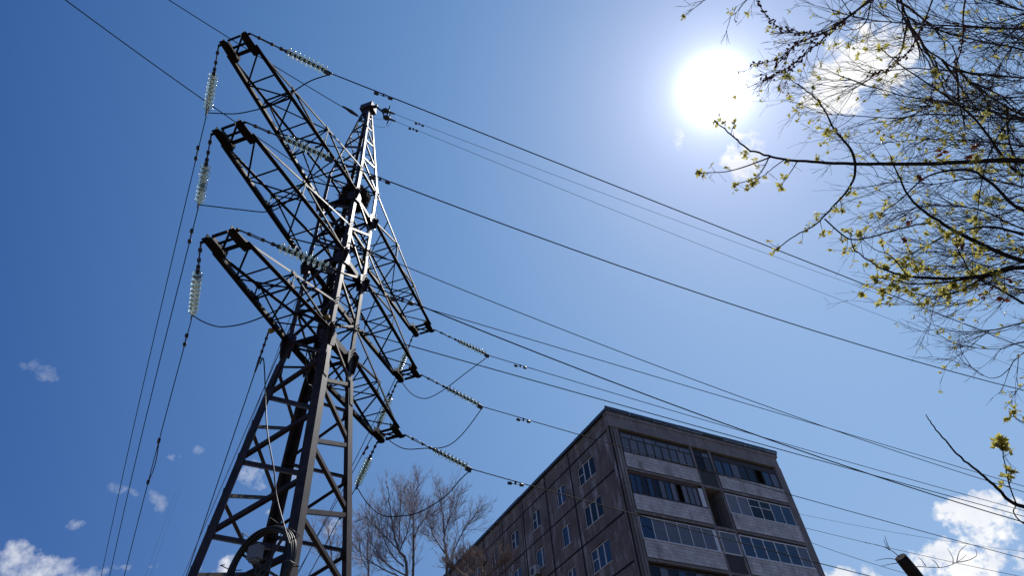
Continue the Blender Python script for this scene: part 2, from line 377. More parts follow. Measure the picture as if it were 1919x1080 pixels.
# earth wires at the peak: yoke, two small strain insulators, two thin wires
yo = loc(0, .45, ZTOP-.22)
Y1 = plane_hit(yo, DR, 722, 214)
E = empty('earth_wire_fitting', yo, 'triangular yoke with two small brown insulators at the pylon peak', 'fitting')
b = MB(); b.tube([yo, yo.lerp(Y1, .8)], .05, 6); b.build('link_rod', IRON, E)
UPV = (Z-DR*Z.dot(DR)).normalized(); SD = DR.cross(Z)
ya = plane_hit(yo, DR, 715, 205)+SD*-.0; ybb = plane_hit(yo, DR, 716, 218)
yt = yo.lerp(Y1, .55)
b = MB(); b.prism([yt, ya+DR*.1, ybb+DR*.1], SD*.08); b.build('yoke_plate', IRON, E)
EW = []
for i, (q0, q1, pts) in enumerate((((716, 205), (740, 213.5), [(1280, 418), (1727, 579)]), ((717.5, 218), (741, 227), [(1280, 446), (1850, 668)]))):
    A = plane_hit(yo, DR, *q0); B = plane_hit(yo, DR, *q1); d = (B-A).normalized(); Ln = (B-A).length
    b = MB(); b.lathe(A, d, [(0, .04), (Ln*.12, .12), (Ln*.3, .16), (Ln*.42, .10), (Ln*.44, .34), (Ln*.5, .36), (Ln*.52, .1), (Ln*.6, .06), (Ln, .05)], 12)
    b.build('strain_insulator', IRON if i else CAPM, E)
    wire('earth_wire', B, DR, pts, .0105, 190, ('upper' if i == 0 else 'lower')+' thin earth wire running right from the pylon peak', 'power line', 'thin earth wires from the pylon peak', [(786, 230.5)] if i == 0 else [(774.5, 242.5)], dl=.5)
    b = MB(); C_ = loc(0, .2, ZTOP-1.1-.5*i)
    b.tube([B.lerp(C_, t)-Z*(.9+.3*i)*4*t*(1-t)*.55+V((0, 0, .35*sin(pi*min(1, t*5)) if t < .2 else 0)) for t in [j/24 for j in range(25)]], .008, 5)
    b.build('bonding_lead', WIRE, E)
# two wires that cross the upper left of the sky and end on the pylon
Pg = loc(.2, -.30, ZTOP-1.25)
Qg = at(340, 0, 46); dg = (Qg-Pg)
def swoop(name, P, Q, sag, rad, label, cat, group=None, over=1.6, m_=None):
    b = MB(); n = 50
    b.tube([P.lerp(Q, t)-Z*sag*4*t*(over-t)/over for t in [over*i/n for i in range(n+1)]], rad, 6)
    return tag(b.build(name, m_ or WIRE), label, cat, group)
def over_head(P, x, y, zz):
    r = ray(x, y); return EYE+r*((zz-EYE.z)/r.z)
Q = over_head(Pg, 340, 0, 33.2); g = swoop('earth_wire', Pg, Q, .25, .02, 'earth wire from the pylon peak out over the top edge of the sky', 'power line', 'thin earth wires from the pylon peak', 2.6)
d = (Q-Pg).normalized(); b = MB(); b.tube([Pg+d*.1, Pg+d*.5, Pg+d*1.0], [.05, .1, .03], 8); b.build('dead_end_clamp', IRON, g)
Pq = leg(1, ZUT-.4); Q = over_head(Pq, 162, 0, 25.6)
swoop('fibre_cable', Pq, Q, .35, .019, 'cable crossing the upper left sky between the two upper crossarms', 'cable', None, 2.2, RUBBER)
# cables tied to the body that run right
def dead_end(P, d, L, E):
    b = MB(); b.tube([P, P+d*L*.75], .03, 6)
    for i in range(4): b.tube([P+d*L*(.15+.16*i), P+d*L*(.19+.16*i)], .05, 7)
    b.tube([P+d*L*.7, P+d*L], [.045, .03], 6); b.build('dead_end_clamp', IRON, E)
for k, z, pts, lab, rr in ((3, ZM+.55, [(860, 540.6), (1431, 760)], 'cable running right from the pylon body at the middle crossarms', .018),
                       (4, ZM-.5, [(860, 587), (1408, 760)], 'cable running right from the pylon corner just below the middle crossarms', .018),
                       (3, ZL+.25, [(940, 697), (1320, 803.5)], 'black cable running right from the yellow clamp low on the pylon body', .020)):
    P = leg(k, z)+NX*.05
    E, f = wire('fibre_cable', P, DR, pts, rr, 190, lab, 'cable', 'fibre cables tied to the pylon body', None, RUBBER)
    dead_end(P, (f(2)-P).normalized(), 1.6, E)
y = MB(); y.lathe(loc(WL+.30, WL-.12, ZL+.32), NX, [(0, .03), (.03, .08), (.16, .10), (.22, .05)], 10)
tag(y.build('cable_clamp', YELLOW), 'yellow clamp on the chord beside the lit pylon corner', 'clamp', 'yellow cable clamps')
PC = loc(WL+.72, -WL-.03, ZL-.02)
y = MB(); y.lathe(PC+NX*-.0, -NX, [(0, .03), (.03, .08), (.15, .10), (.2, .05)], 10)
tag(y.build('cable_clamp', YELLOW), 'yellow clamp under the lower left crossarm, outside the body', 'clamp', 'yellow cable clamps')
# cables tied to the left corner that run down left
for (P, pts, lab) in ((PC-NX*.2, [(435, 803), (383, 980)], 'dark cable with ribbed dead end, dropping left beside the left leg'),
                      (leg(1, ZL+.8), [(447, 790), (395, 960)], 'second cable beside the left leg, close behind the dark one'),
                      (leg(1, ZL+2.3), [(470, 780), (420, 930)], 'thin third cable nearest the left leg')):
    E, f = wire('fibre_cable', P, DL, pts, .018 if 'thin' not in lab else .010, 150, lab, 'cable', 'fibre cables tied to the pylon body', None, RUBBER)
    if 'ribbed' in lab: dead_end(P, (f(2)-P).normalized(), 1.7, E)
# slack lead that climbs down to the coil
def lead(name, pts, rad, label, m_=RUBBER, n=6, cat='cable', par=None):
    P = [V(p) for p in pts]; o = []
    for i in range(len(P)-1):
        p0, p1, p2, p3 = P[max(i-1, 0)], P[i], P[i+1], P[min(i+2, len(P)-1)]
        for j in range(8):
            t = j/8; o.append(.5*((2*p1)+(p2-p0)*t+(2*p0-5*p1+4*p2-p3)*t*t+(3*p1-p0-3*p2+p3)*t**3))
    o.append(P[-1]); b = MB(); b.tube(o, rad, n); x = b.build(name, m_, par)
    return tag(x, label, cat) if par is None else x
lead('slack_cable', [at(487, 683, 20.5), at(493, 672, 20.4), at(496, 700, 20.2), at(500, 800, 18.6), at(513, 880, 17.8), at(518, 930, 17.4), at(532, 985, 16.9), at(543, 1022, 16.6)], .02, 'slack black cable dangling down inside the pylon to the coil')
# loops of cable around the low crossarm frame
b = MB()
for (cx, cy, cz, r, ti) in ((0, .25, ZL-.55, .62, .5), (.1, -.2, ZL-.75, .7, .35), (-.1, .3, ZL-.9, .55, .7), (0, -.35, ZL-.5, .5, .9)):
    pts = []
    for i in range(41):
        a = 2*pi*i/40*1.05; pts.append(loc(cx+r*cos(a)*cos(ti), cy+r*cos(a)*sin(ti), cz+r*.85*sin(a)+.05*sin(5*a)))
    b.tube(pts, .02, 5)
tag(b.build('cable_loop', RUBBER), 'loose loops of black cable bunched inside the pylon at the lower crossarms', 'cable')
# cable coil on its cross frame
CC = at(487, 1062, 17.4)
CO = empty('cable_coil', CC, 'round coil of black cable on a steel cross inside the pylon legs', 'cable coil')
cu = (UX+NX*-.12).normalized(); e1 = cu.cross(Z).normalized(); e2 = Z
for r0, k in ((.84, 3), (.93, 4)):
    b = MB()
    for j in range(k):
        rr = r0+random.uniform(-.03, .03); off = (j-k/2)*.045
        b.tube([CC+e1*rr*cos(a)*(1+.02*sin(3*a+j))+e2*rr*sin(a)+cu*(off+.01*sin(4*a+j)) for a in [2*pi*i/56 for i in range(57)]], .03, 6, False)
    b.build('cable_ring', RUBBER, CO)
b = MB()
for a in (.6, .6+pi/2): b.bar(CC-(e1*cos(a)+e2*sin(a))*.95-cu*.12, CC+(e1*cos(a)+e2*sin(a))*.95-cu*.12, cu, .05, .06)
for i in range(8):
    a = i*pi/4+.2; q = CC+(e1*cos(a)+e2*sin(a))*.72; o = (e1*cos(a)+e2*sin(a))
    b.tube([q-cu*.16, q-cu*.16+o*.32, q+cu*.2+o*.34, q+cu*.2+o*.2], .012, 5)
for a in (.9, 2.2, 3.7, 5.1): b.tube([CC+(e1*cos(a)+e2*sin(a))*.2, CC+(e1*cos(a)+e2*sin(a))*.8], .014, 5)
rg = .2; b.tube([CC+e1*rg*cos(a)+e2*rg*sin(a)-cu*.1 for a in [2*pi*i/24 for i in range(25)]], .03, 6, False)
b.build('cross_frame', IRON, CO)
GREYBOX = mat('grey_box', (.13, .14, .16), .5, .4, 0, 15, .15)
b = MB(); bc = CC+e2*.24-e1*-.02+cu*.2; b.box(bc, e1*.15, cu*.1, e2*.16); b.box(bc-e2*.19, e1*.1, cu*.07, e2*.03); b.build('splice_box', GREYBOX, CO)
# bird nest in the pylon top
NEST = mat('nest_twigs', (.02, .014, .011), .9, .2)
NC = loc(.12, .28, ZU+.75); nb = MB(); rnd = random.Random(3)
n1, n2 = 14, 20; base = len(nb.v)
for i in range(n1+1):
    for j in range(n2):
        th = pi*i/n1; ph = 2*pi*j/n2; d = V((sin(th)*cos(ph), sin(th)*sin(ph), cos(th)))
        r = 1+.28*noise.noise(d*2.3)+.12*noise.noise(d*7); nb.v.append(NC+V((d.x*.62, d.y*.62, d.z*.62))*r)
for i in range(n1):
    for j in range(n2):
        j2 = (j+1) % n2; nb.f.append((base+i*n2+j, base+(i+1)*n2+j, base+(i+1)*n2+j2, base+i*n2+j2)); nb.sm.append(False)
for i in range(1100):
    d = V((rnd.gauss(0, 1), rnd.gauss(0, 1), rnd.gauss(0, .75))).normalized()
    t = V((rnd.gauss(0, 1), rnd.gauss(0, 1), rnd.gauss(0, .7))).normalized(); t = (t+d*rnd.uniform(0, .8)).normalized()
    p = NC+d*rnd.uniform(.45, .66); L = rnd.uniform(.12, .38)
    nb.tube([p-t*L*.5, p+t*L*.5+d*.03], [.009, .005], 3, False)
tag(nb.build('bird_nest', NEST), 'dark bird nest of twigs lodged high in the pylon', 'nest')
# ------------------------------------------------------------------ the apartment block
YAW = .55321648; BC = V((5.17087, 35.4148, 0))
BLD = empty('apartment_building', BC, 'grey concrete panel apartment block with stained walls and glazed loggias', 'building')
BLD.rotation_euler = (0, 0, YAW)
def concrete(name, c0, c1, c2, sc=.55, brick=False, stain=1.):
    M = bpy.data.materials.new(name); M.use_nodes = True; nt = M.node_tree; B = nt.nodes['Principled BSDF']; L = nt.links
    B.inputs['Roughness'].default_value = .9; B.inputs['Specular IOR Level'].default_value = .2
    tc = nt.nodes.new('ShaderNodeTexCoord'); N = lambda t: nt.nodes.new(t)
    n1 = N('ShaderNodeTexNoise'); n1.inputs['Scale'].default_value = sc; n1.inputs['Detail'].default_value = 8; n1.inputs['Roughness'].default_value = .65
    L.new(tc.outputs['Object'], n1.inputs['Vector'])
    r1 = N('ShaderNodeValToRGB'); r1.color_ramp.elements[0].position = .36; r1.color_ramp.elements[1].position = .6
    r1.color_ramp.elements[0].color = (*c0, 1); r1.color_ramp.elements[1].color = (*c1, 1); L.new(n1.outputs['Fac'], r1.inputs[0])
    mp = N('ShaderNodeMapping'); mp.inputs['Scale'].default_value = (1.3, 1.3, .35); L.new(tc.outputs['Object'], mp.inputs[0])
    n2 = N('ShaderNodeTexNoise'); n2.inputs['Scale'].default_value = 1.1; n2.inputs['Detail'].default_value = 9; n2.inputs['Roughness'].default_value = .7; L.new(mp.outputs[0], n2.inputs['Vector'])
    r2 = N('ShaderNodeValToRGB'); r2.color_ramp.elements[0].position = .515; r2.color_ramp.elements[1].position = .69
    r2.color_ramp.elements[0].color = (0, 0, 0, 1); r2.color_ramp.elements[1].color = (stain, stain, stain, 1); L.new(n2.outputs['Fac'], r2.inputs[0])
    mx = N('ShaderNodeMix'); mx.data_type = 'RGBA'; L.new(r2.outputs[0], mx.inputs[0]); L.new(r1.outputs[0], mx.inputs[6]); mx.inputs[7].default_value = (*c2, 1)
    out = mx.outputs[2]
    n3 = N('ShaderNodeTexNoise'); n3.inputs['Scale'].default_value = 24; n3.inputs['Detail'].default_value = 4; L.new(tc.outputs['Object'], n3.inputs['Vector'])
    bp = N('ShaderNodeBump'); bp.inputs['Strength'].default_value = .35; bp.inputs['Distance'].default_value = .02; L.new(n3.outputs['Fac'], bp.inputs['Height'])
    if brick:
        m2 = N('ShaderNodeMapping'); m2.inputs['Rotation'].default_value = (radians(90), 0, 0); L.new(tc.outputs['Object'], m2.inputs[0])
        bk = N('ShaderNodeTexBrick'); bk.inputs['Scale'].default_value = 1; bk.inputs['Brick Width'].default_value = .36; bk.inputs['Row Height'].default_value = .2
        bk.inputs['Mortar Size'].default_value = .012; bk.inputs['Mortar Smooth'].default_value = .4
        bk.inputs['Color1'].default_value = (1, 1, 1, 1); bk.inputs['Color2'].default_value = (.8, .8, .8, 1); bk.inputs['Mortar'].default_value = (.62, .6, .6, 1)
        L.new(m2.outputs[0], bk.inputs['Vector'])
        ml = N('ShaderNodeMix'); ml.data_type = 'RGBA'; ml.blend_type = 'MULTIPLY'; ml.inputs[0].default_value = 1; L.new(out, ml.inputs[6]); L.new(bk.outputs['Color'], ml.inputs[7]); out = ml.outputs[2]
        b2 = N('ShaderNodeBump'); b2.invert = True; b2.inputs['Strength'].default_value = .8; b2.inputs['Distance'].default_value = .02
        L.new(bk.outputs['Fac'], b2.inputs['Height']); L.new(bp.outputs[0], b2.inputs['Normal']); bp = b2
    L.new(out, B.inputs['Base Color']); L.new(bp.outputs[0], B.inputs['Normal'])
    return M
WALLM = concrete('wall_concrete', (.135, .110, .102), (.205, .172, .162), (.48, .45, .48))
FASC = concrete('fascia_concrete', (.19, .168, .17), (.25, .23, .23), (.34, .32, .325), .8)
TILE = concrete('tiled_parapet', (.50, .48, .49), (.68, .66, .66), (.32, .30, .29), 1.2, True)
PIERM = concrete('pier_concrete', (.165, .148, .145), (.23, .21, .205), (.36, .34, .34), .9)
SEAM = mat('bitumen_seam', (.018, .017, .018), .8, .2)
FLASH = mat('roof_flashing', (.07, .08, .1), .4, .5, .4)
ROOFM = mat('roof_felt', (.05, .05, .052), .9, .2, 0, 2, .3)
PVC = mat('white_frame', (.62, .63, .66), .4, .4, 0, 9, .12)
WOOD = mat('dark_wood_frame', (.045, .035, .035), .6, .3, 0, 14, .3)
RUST = mat('rusty_sill', (.10, .05, .03), .7, .3, 0, 12, .4)
DARKIN = mat('loggia_interior', (.045, .04, .038), .9, .2, 0, 2, .4)
SLAT = mat('dark_board', (.05, .055, .06), .8, .3, 0, 10, .3)
def pane(name, base, rough=.03, spec=.6):
    M = bpy.data.materials.new(name); M.use_nodes = True; nt = M.node_tree; B = nt.nodes['Principled BSDF']
    B.inputs['Base Color'].default_value = (*base, 1); B.inputs['Roughness'].default_value = rough; B.inputs['Specular IOR Level'].default_value = spec
    tc = nt.nodes.new('ShaderNodeTexCoord'); n = nt.nodes.new('ShaderNodeTexNoise'); n.inputs['Scale'].default_value = 1.3; n.inputs['Detail'].default_value = 2
    b = nt.nodes.new('ShaderNodeBump'); b.inputs['Strength'].default_value = .12; b.inputs['Distance'].default_value = .05
    nt.links.new(tc.outputs['Object'], n.inputs['Vector']); nt.links.new(n.outputs['Fac'], b.inputs['Height']); nt.links.new(b.outputs[0], B.inputs['Normal'])
    return M
PANE = [pane('window_glass', (.008, .018, .045), .03, 1.0), pane('grey_glass', (.13, .135, .15), .05, .6), pane('curtained_glass', (.17, .17, .19), .08, .5), pane('dark_glass', (.012, .013, .016), .04, .4)]
BL, BW = 47.0, 14.75         # length of the long side, width of the end
J9 = 25.05; FL = 2.8
JZ = [J9-FL*i for i in range(9)]
def P_(b, name, m_, par=BLD): return b.build(name, m_, par, local=True)
# end and long walls: inner shell, then panels with real window openings
b = MB(); b.bx(.18, BW-.05, 1.35, BL, 0, 26.2); P_(b, 'inner_shell', DARKIN)
JV = [.29, 4.95, 8.28, 11.73, 15.05, 18.40, 21.7, 25.0, 28.35, 31.6, 34.95, 38.3, 41.6, BL]
WINS = [(2.2, 4.2, 3), (5.97, 7.0, 2), (9.4, 10.55, 2), (12.68, 13.85, 2), (16.2, 17.2, 2)]
for i in range(5, len(JV)-1): WINS.append((JV[i]+1.05, JV[i]+2.15, 2))
w = MB(); sm = MB(); FLOORS = 6
for i, (y0, y1) in enumerate(zip(JV, JV[1:])):
    wy0, wy1, _ = WINS[i]; d = -.22
    w.bx(0, .20, y0+.004, y1-.004, J9+.004, 26.16)
    for f in range(9):
        zt, zb = JZ[f]-.004, JZ[f]-FL+.004
        if f < FLOORS:
            a, c = JZ[f]-1.98, JZ[f]-.62
            w.bx(0, .2, y0+.004, wy0, zb, zt); w.bx(0, .2, wy1, y1-.004, zb, zt); w.bx(0, .2, wy0, wy1, zb, a); w.bx(0, .2, wy0, wy1, c, zt)
        else: w.bx(0, .2, y0+.004, y1-.004, zb, zt)
P_(w, 'panel_wall', WALLM)
b = MB(); b.bx(-.02, .17, -.0, .286, 0, 26.0); b.bx(.0, BW-.06, BL-.2, BL+.1, 0, 26.1); b.bx(BW-.3, BW-.02, .9, BL-.25, 0, 26.1); P_(b, 'corner_wall', WALLM)
rs = random.Random(5)
for i, y in enumerate(JV[1:-1]):
    wd = .085 if i < 5 else .065; zb = 0
    sm.bx(-.012, .05, y-wd, y+wd*.6, zb, 26.1)
for y in (12.02, 15.4): sm.bx(-.009, .05, y-.03, y+.03, 0, 26.05)
for y in (.29, .02): sm.bx(-.034 if y < .1 else -.012, .05, y-.03, y+.03, 0, 25.6)
for z in JZ: 
    n = 24
    for i in range(n):
        y0, y1 = .3+(BL-.3)*i/n, .3+(BL-.3)*(i+1)/n; o = rs.uniform(-.012, .012); h = rs.uniform(.045, .07)
        sm.bx(-.015, .05, y0, y1-.003, z-h+o, z+h*.8+o)
P_(sm, 'panel_seam', SEAM)
b = MB()
for y0, y1 in zip(JV, JV[1:]): b.bx(-.05, .1, y0+.12, y1-.1, 25.74, 25.81)
P_(b, 'concrete_ledge', concrete('pale_ledge', (.24, .22, .21), (.3, .28, .27), (.36, .34, .34), 2))
b = MB(); b.bx(-.14, BW+.05, -.16, BL+.2, 26.24, 26.36); b.bx(-.06, BW, 14.9, BL+.1, 26.17, 26.24); P_(b, 'roof', ROOFM)
b = MB()
i = 0; y = -.18
while y < BL: b.bx(-.19, -.145, y, min(y+1.95, BL+.2), 26.19+rs.uniform(-.015, .01), 26.40+rs.uniform(-.02, .02)); y += 2
x = -.18
while x < BW: b.bx(x, min(x+1.95, BW+.07), -.215, -.165, 26.36+rs.uniform(-.01, .01), 26.56+rs.uniform(-.012, .012)); x += 2
P_(b, 'roof_flashing', FLASH)
def window(y0, y1, z0, z1, lites, seed):
    r = random.Random(seed); f = MB(); t = .05
    f.bx(.07, .14, y0+.001, y0+t, z0, z1); f.bx(.07, .14, y1-t, y1-.001, z0, z1); f.bx(.07, .14, y0+t, y1-t, z0, z0+t); f.bx(.07, .14, y0+t, y1-t, z1-t, z1)
    st = (y1-y0)/lites; xs = [y0+st*k for k in range(1, lites)]
    if lites == 2: xs = [y0+st*r.choice((.62, 1, 1.0))]
    for y in xs: f.bx(.065, .138, y-.045, y+.045, z0+t, z1-t)
    if r.random() < .35: f.bx(.068, .136, xs[-1]+.05, y1-t, z0+(z1-z0)*.52, z0+(z1-z0)*.56)
    f.bx(-.05, .1, y0-.02, y1+.02, z0-.05, z0-.012)
    W = P_(f, 'window', PVC); W.data.name = 'window'
    g = MB(); k = r.random()
    g.bx(.10, .112, y0+.02, y1-.02, z0+.02, z1-.02)
    P_(g, 'pane', PANE[0] if k < .8 else PANE[3], W)
sd = 0
for i, (y0, y1, l) in enumerate(WINS):
    for f in range(FLOORS): sd += 1; window(y0, y1, JZ[f]-1.97, JZ[f]-.63, l, sd)
# end wall: piers, slabs, fascia
b = MB()
b.bx(.172, .64, -.03, 1.34, 0, 25.16); b.bx(6.41, 6.60, -.02, 1.34, 0, 25.16); b.bx(8.01, 8.19, -.02, 1.34, 0, 25.16); b.bx(14.08, 14.72, -.03, 1.34, 0, 25.2)
for x0, x1 in ((.20, .24), (.40, .43)): pass
P_(b, 'pier', PIERM)
b = MB(); b.bx(.19, .23, -.036, .1, 0, 25.9); b.bx(.43, .455, -.036, .1, 0, 25.3); P_(b, 'pier_groove', SEAM)
b = MB()
for x0, x1, o in ((-.06, 6.98, 0), (7.0, 7.85, .012), (7.87, 14.6, .004)): b.bx(x0, x1, -.08+o, .3, 25.164, 26.0)
b.bx(-.1, BW, -.13, .3, 26.004, 26.236)
P_(b, 'fascia', FASC)
b = MB()
for z in JZ:
    z -= FL
    if z > .5: b.bx(.646, 6.405, -.025, 1.34, z-.04, z+.115); b.bx(6.605, 8.005, -.012, 1.34, z-.05, z+.11); b.bx(8.195, 14.075, -.025, 1.34, z-.04, z+.115)
P_(b, 'loggia_slab', PIERM)
b = MB()
for z in JZ:
    z -= FL; 
    if z < .3: continue
    for x0, x1 in ((.66, 6.4), (8.2, 14.06)): b.bx(x0, x1, -.05, -.03, z+.116, z+.135); b.bx(x0-.015, x0+.012, -.055, .02, z+.12, z+1.15)
P_(b, 'dark_joint', SEAM)
def parapet(x0, x1, z0, z1):
    b = MB(); b.bx(x0+.015, x1, -.06, .06, z0, z1); P_(b, 'parapet', TILE)
def glazing(x0, x1, z0, z1, cols, mf, panes, fw=.05, transom=None, sub=None, end_panel=0, missing=(), top_row=None):
    f = MB(); y0, y1 = -.02, .05
    f.bx(x0, x1, y0, y1, z0, z0+fw*1.2); f.bx(x0, x1, y0, y1, z1-fw, z1)
    f.bx(x0, x0+fw, y0-.001, y1+.001, z0+fw*1.2, z1-fw); f.bx(x1-fw-end_panel, x1, y0-.001, y1+.001, z0+fw*1.2, z1-fw)
    xe = x1-end_panel; st = (xe-x0)/cols; zt = z1
    if top_row:
        zt = z1-(z1-z0)*.27; f.bx(x0+fw, xe-fw, y0-.002, y1-.01, zt-fw*.4, zt+fw*.4)
    for k in range(1, cols):
        ww = fw*.5 if (sub and k % sub) else fw
        f.bx(x0+st*k-ww/2, x0+st*k+ww/2, y0-.004, y1-.004, z0+fw, (zt if top_row else z1)-fw*.5)
    if top_row:
        for k in range(1, top_row): f.bx(x0+(xe-x0)*k/top_row-fw*.3, x0+(xe-x0)*k/top_row+fw*.3, y0-.003, y1-.006, zt, z1-fw*.5)
    if transom:
        for k in transom: f.bx(x0+st*k+fw*.5, x0+st*(k+1)-fw*.5, y0-.001, y1-.02, z0+(z1-z0)*.60, z0+(z1-z0)*.63)
    F = P_(f, 'loggia_window', mf)
    for k in range(cols):
        if k in missing: continue
        g = MB(); a, c = x0+st*k+.008, x0+st*(k+1)-.008
        tl = random.Random(k*7+int(x0*10)+int(z0*10)).uniform(-.006, .006)
        g.quadbox([(a, .012+tl, z0+.02), (c, .012-tl, z0+.02), (c, .02-tl, z0+.02), (a, .02+tl, z0+.02), (a, .012+tl, z1-.02), (c, .012-tl, z1-.02), (c, .02-tl, z1-.02), (a, .02+tl, z1-.02)])
        P_(g, 'pane', PANE[panes[k % len(panes)]], F)
for f in range(7):
    z = JZ[f]-FL; rr = random.Random(40+f)
    for (x0, x1) in ((.66, 6.4), (8.2, 14.06)): parapet(x0, x1, z+.137, z+1.16)
    g0, g1 = z+1.2, z+2.72
    L, R = (.70, 6.38), (8.24, 14.02)
    if f == 0:
        glazing(*L, g0, g1-.05, 9, WOOD, [1, 2, 1, 2, 1, 1, 1, 2, 1], .05, top_row=6)
        s = MB(); s.bx(.7, 6.38, -.075, .03, z+1.163, z+1.198); P_(s, 'sill', RUST)
        glazing(*R, g0, g1-.35, 8, WOOD, [0, 0, 1, 3, 3, 3, 0, 1], .07, missing=(5,))
        s = MB(); s.bx(8.24, 14.02, .0, .1, g1-.34, g1-.05); s.bx(8.24, 14.02, -.07, .05, z+1.163, z+1.195); P_(s, 'dark_board', WOOD)
    elif f == 1:
        glazing(*L, g0, g1-.18, 12, WOOD, [0, 0, 3, 0, 3, 1, 0, 2, 3, 2, 1, 2], .075, sub=2, end_panel=.42, missing=(8,))
        s = MB(); s.bx(.7, 6.0, -.03, .06, g1-.17, g1-.03); P_(s, 'rusty_lintel', RUST)
        s = MB(); s.bx(6.0, 6.34, -.035, -.022, g0+.05, g1-.2); P_(s, 'white_panel', PVC)
        glazing(*R, g0, g1-.1, 6, PVC, [2, 2, 3, 3, 0, 0], .06, transom=(2, 3))
        s = MB(); s.bx(8.22, 14.05, -.09, .0, z+1.163, z+1.24); P_(s, 'sill', PVC)
    elif f == 2:
        glazing(*L, g0, g1-.12, 6, PVC, [0, 1, 1, 1, 1, 1], .045, end_panel=.2)
        s = MB(); s.bx(.66, 6.4, -.1, .0, z+1.163, z+1.235); P_(s, 'sill', PVC)
        glazing(*R, g0, g1-.1, 6, PVC, [0, 0, 0, 0, 0, 1], .075)
        s = MB(); s.bx(8.22, 14.05, -.09, .0, z+1.163, z+1.26); P_(s, 'sill', PVC)
    else:
        glazing(*L, g0, g1-.2, 9, WOOD if f % 2 else PVC, [3, 1, 3, 0, 3, 1, 3, 0, 1], .06)
        glazing(*R, g0, g1-.1, 6, PVC, [0, 1, 0, 0, 2, 0], .06)
    # narrow bay between the two loggias
    if f == 0:
        g = MB(); g.bx(6.61, 8.0, -.005, .03, z+.13, z+1.15); P_(g, 'dark_board', SLAT)
        glazing(6.62, 7.99, g0, g1-.05, 2, WOOD, [3, 1], .06, top_row=2)
        g = MB()
        for k in range(16): g.bx(6.70+k*.08, 6.712+k*.08, -.04, -.028, g0+.05, g1-.5)
        P_(g, 'window_bars', IRON)
    elif f == 1:
        g = MB(); g.bar((7.5, .3, z+.1), (7.75, .5, g1), (1, 0, 0), .09, .09); P_(g, 'timber_prop', SLAT)
        g = MB(); g.tube([(8.0, -.03, g1-.1), (8.14, -.12, g1-.35), (8.0, -.12, g1-.6), (7.6, -.03, g1-.75), (7.4, .1, g1-.8)], .02, 5); P_(g, 'slack_wire', RUBBER)
    else:
        g = MB(); g.bx(6.61, 8.0, -.005, .03, z+.13, z+1.15); P_(g, 'dark_board', WOOD)
        glazing(6.62, 7.99, g0, g1-.1, 1, PVC, [1], .06)
# wall-mounted air conditioners and a leaning pipe on the long side
def on_wall(x, y, z): 
    return BC+V((cos(YAW)*x-sin(YAW)*y, sin(YAW)*x+cos(YAW)*y, z))
ACM = mat('air_conditioner_shell', (.40, .40, .40), .5, .4, 0, 6, .15)
for (y, z, lab) in ((10.45, 20.22, 'grey air conditioner unit under a window in the third column from the building corner'),
                    (18.3, 24.42, 'grey air conditioner unit high on the far wall behind the reddish twigs')):
    E = empty('air_conditioner', on_wall(-.02, y, z), lab, 'air conditioner', 'air conditioners on the long wall'); E.rotation_euler = (0, 0, YAW)
    b = MB(); b.bx(-.36, -.05, -.42, .42, -.3, .3); P_(b, 'housing', ACM, E)
    b = MB(); b.lathe((-.362, .1, 0), (-1, 0, 0), [(0, .23), (.012, .23), (.014, .19), (.004, .05)], 20); P_(b, 'fan_grille', IRON, E)
    b = MB()
    for s in (-.3, .3): b.bx(-.34, .015, s-.02, s+.02, -.34, -.305); b.bx(-.02, .015, s-.02, s+.02, -.6, -.345)
    P_(b, 'bracket', IRON, E)
# ------------------------------------------------------------------ ground
GR = mat('dry_spring_ground', (.12, .105, .075), .95, .1, 0, .35, .3, (.17, .145, .11), .4)
b = MB(); b.poly([(-3000, -3000, 0), (3000, -3000, 0), (3000, 3000, 0), (-3000, 3000, 0)]); tag(b.build('ground', GR), kind='structure')
b = MB(); b.poly([(-60, 24, .004), (60, 24, .004), (60, 31, .004), (-60, 31, .004)]); tag(b.build('road', mat('asphalt', (.05, .05, .052), .9, .2, 0, 3, .2)), kind='structure')
# ------------------------------------------------------------------ trees
BARK = mat('dark_bark', (.022, .018, .019), .9, .06, 0, 18, .3)
TWIG = mat('thin_twig', (.05, .037, .036), .75, .15, 0, 6, .35)
BARKF = mat('poplar_bark', (.13, .12, .11), .85, .25, 0, 3, .3)
TWIGF = mat('poplar_twig', (.33, .30, .34), .8, .25)
REDT = mat('reddish_twig', (.20, .15, .135), .8, .25)
BUD = mat('red_bud', (.11, .045, .035), .7, .3)
def leafmat(name, col, tr):
    M = bpy.data.materials.new(name); M.use_nodes = True; nt = M.node_tree; B = nt.nodes['Principled BSDF']; out = nt.nodes['Material Output']
    B.inputs['Roughness'].default_value = .5; B.inputs['Specular IOR Level'].default_value = .4
    oi = nt.nodes.new('ShaderNodeTexCoord'); n = nt.nodes.new('ShaderNodeTexNoise'); n.inputs['Scale'].default_value = 4; nt.links.new(oi.outputs['Object'], n.inputs['Vector'])
    r = nt.nodes.new('ShaderNodeValToRGB'); r.color_ramp.elements[0].position = .35; r.color_ramp.elements[1].position = .65
    r.color_ramp.elements[0].color = (*[c*.7 for c in col], 1); r.color_ramp.elements[1].color = (*col, 1); nt.links.new(n.outputs['Fac'], r.inputs[0]); nt.links.new(r.outputs[0], B.inputs['Base Color'])
    t = nt.nodes.new('ShaderNodeBsdfTranslucent'); t.inputs[0].default_value = (*tr, 1); mx = nt.nodes.new('ShaderNodeMixShader'); mx.inputs[0].default_value = .5
    nt.links.new(B.outputs[0], mx.inputs[1]); nt.links.new(t.outputs[0], mx.inputs[2]); nt.links.new(mx.outputs[0], out.inputs[0])
    return M
LEAF = leafmat('young_leaf', (.20, .19, .055), (.58, .52, .13))
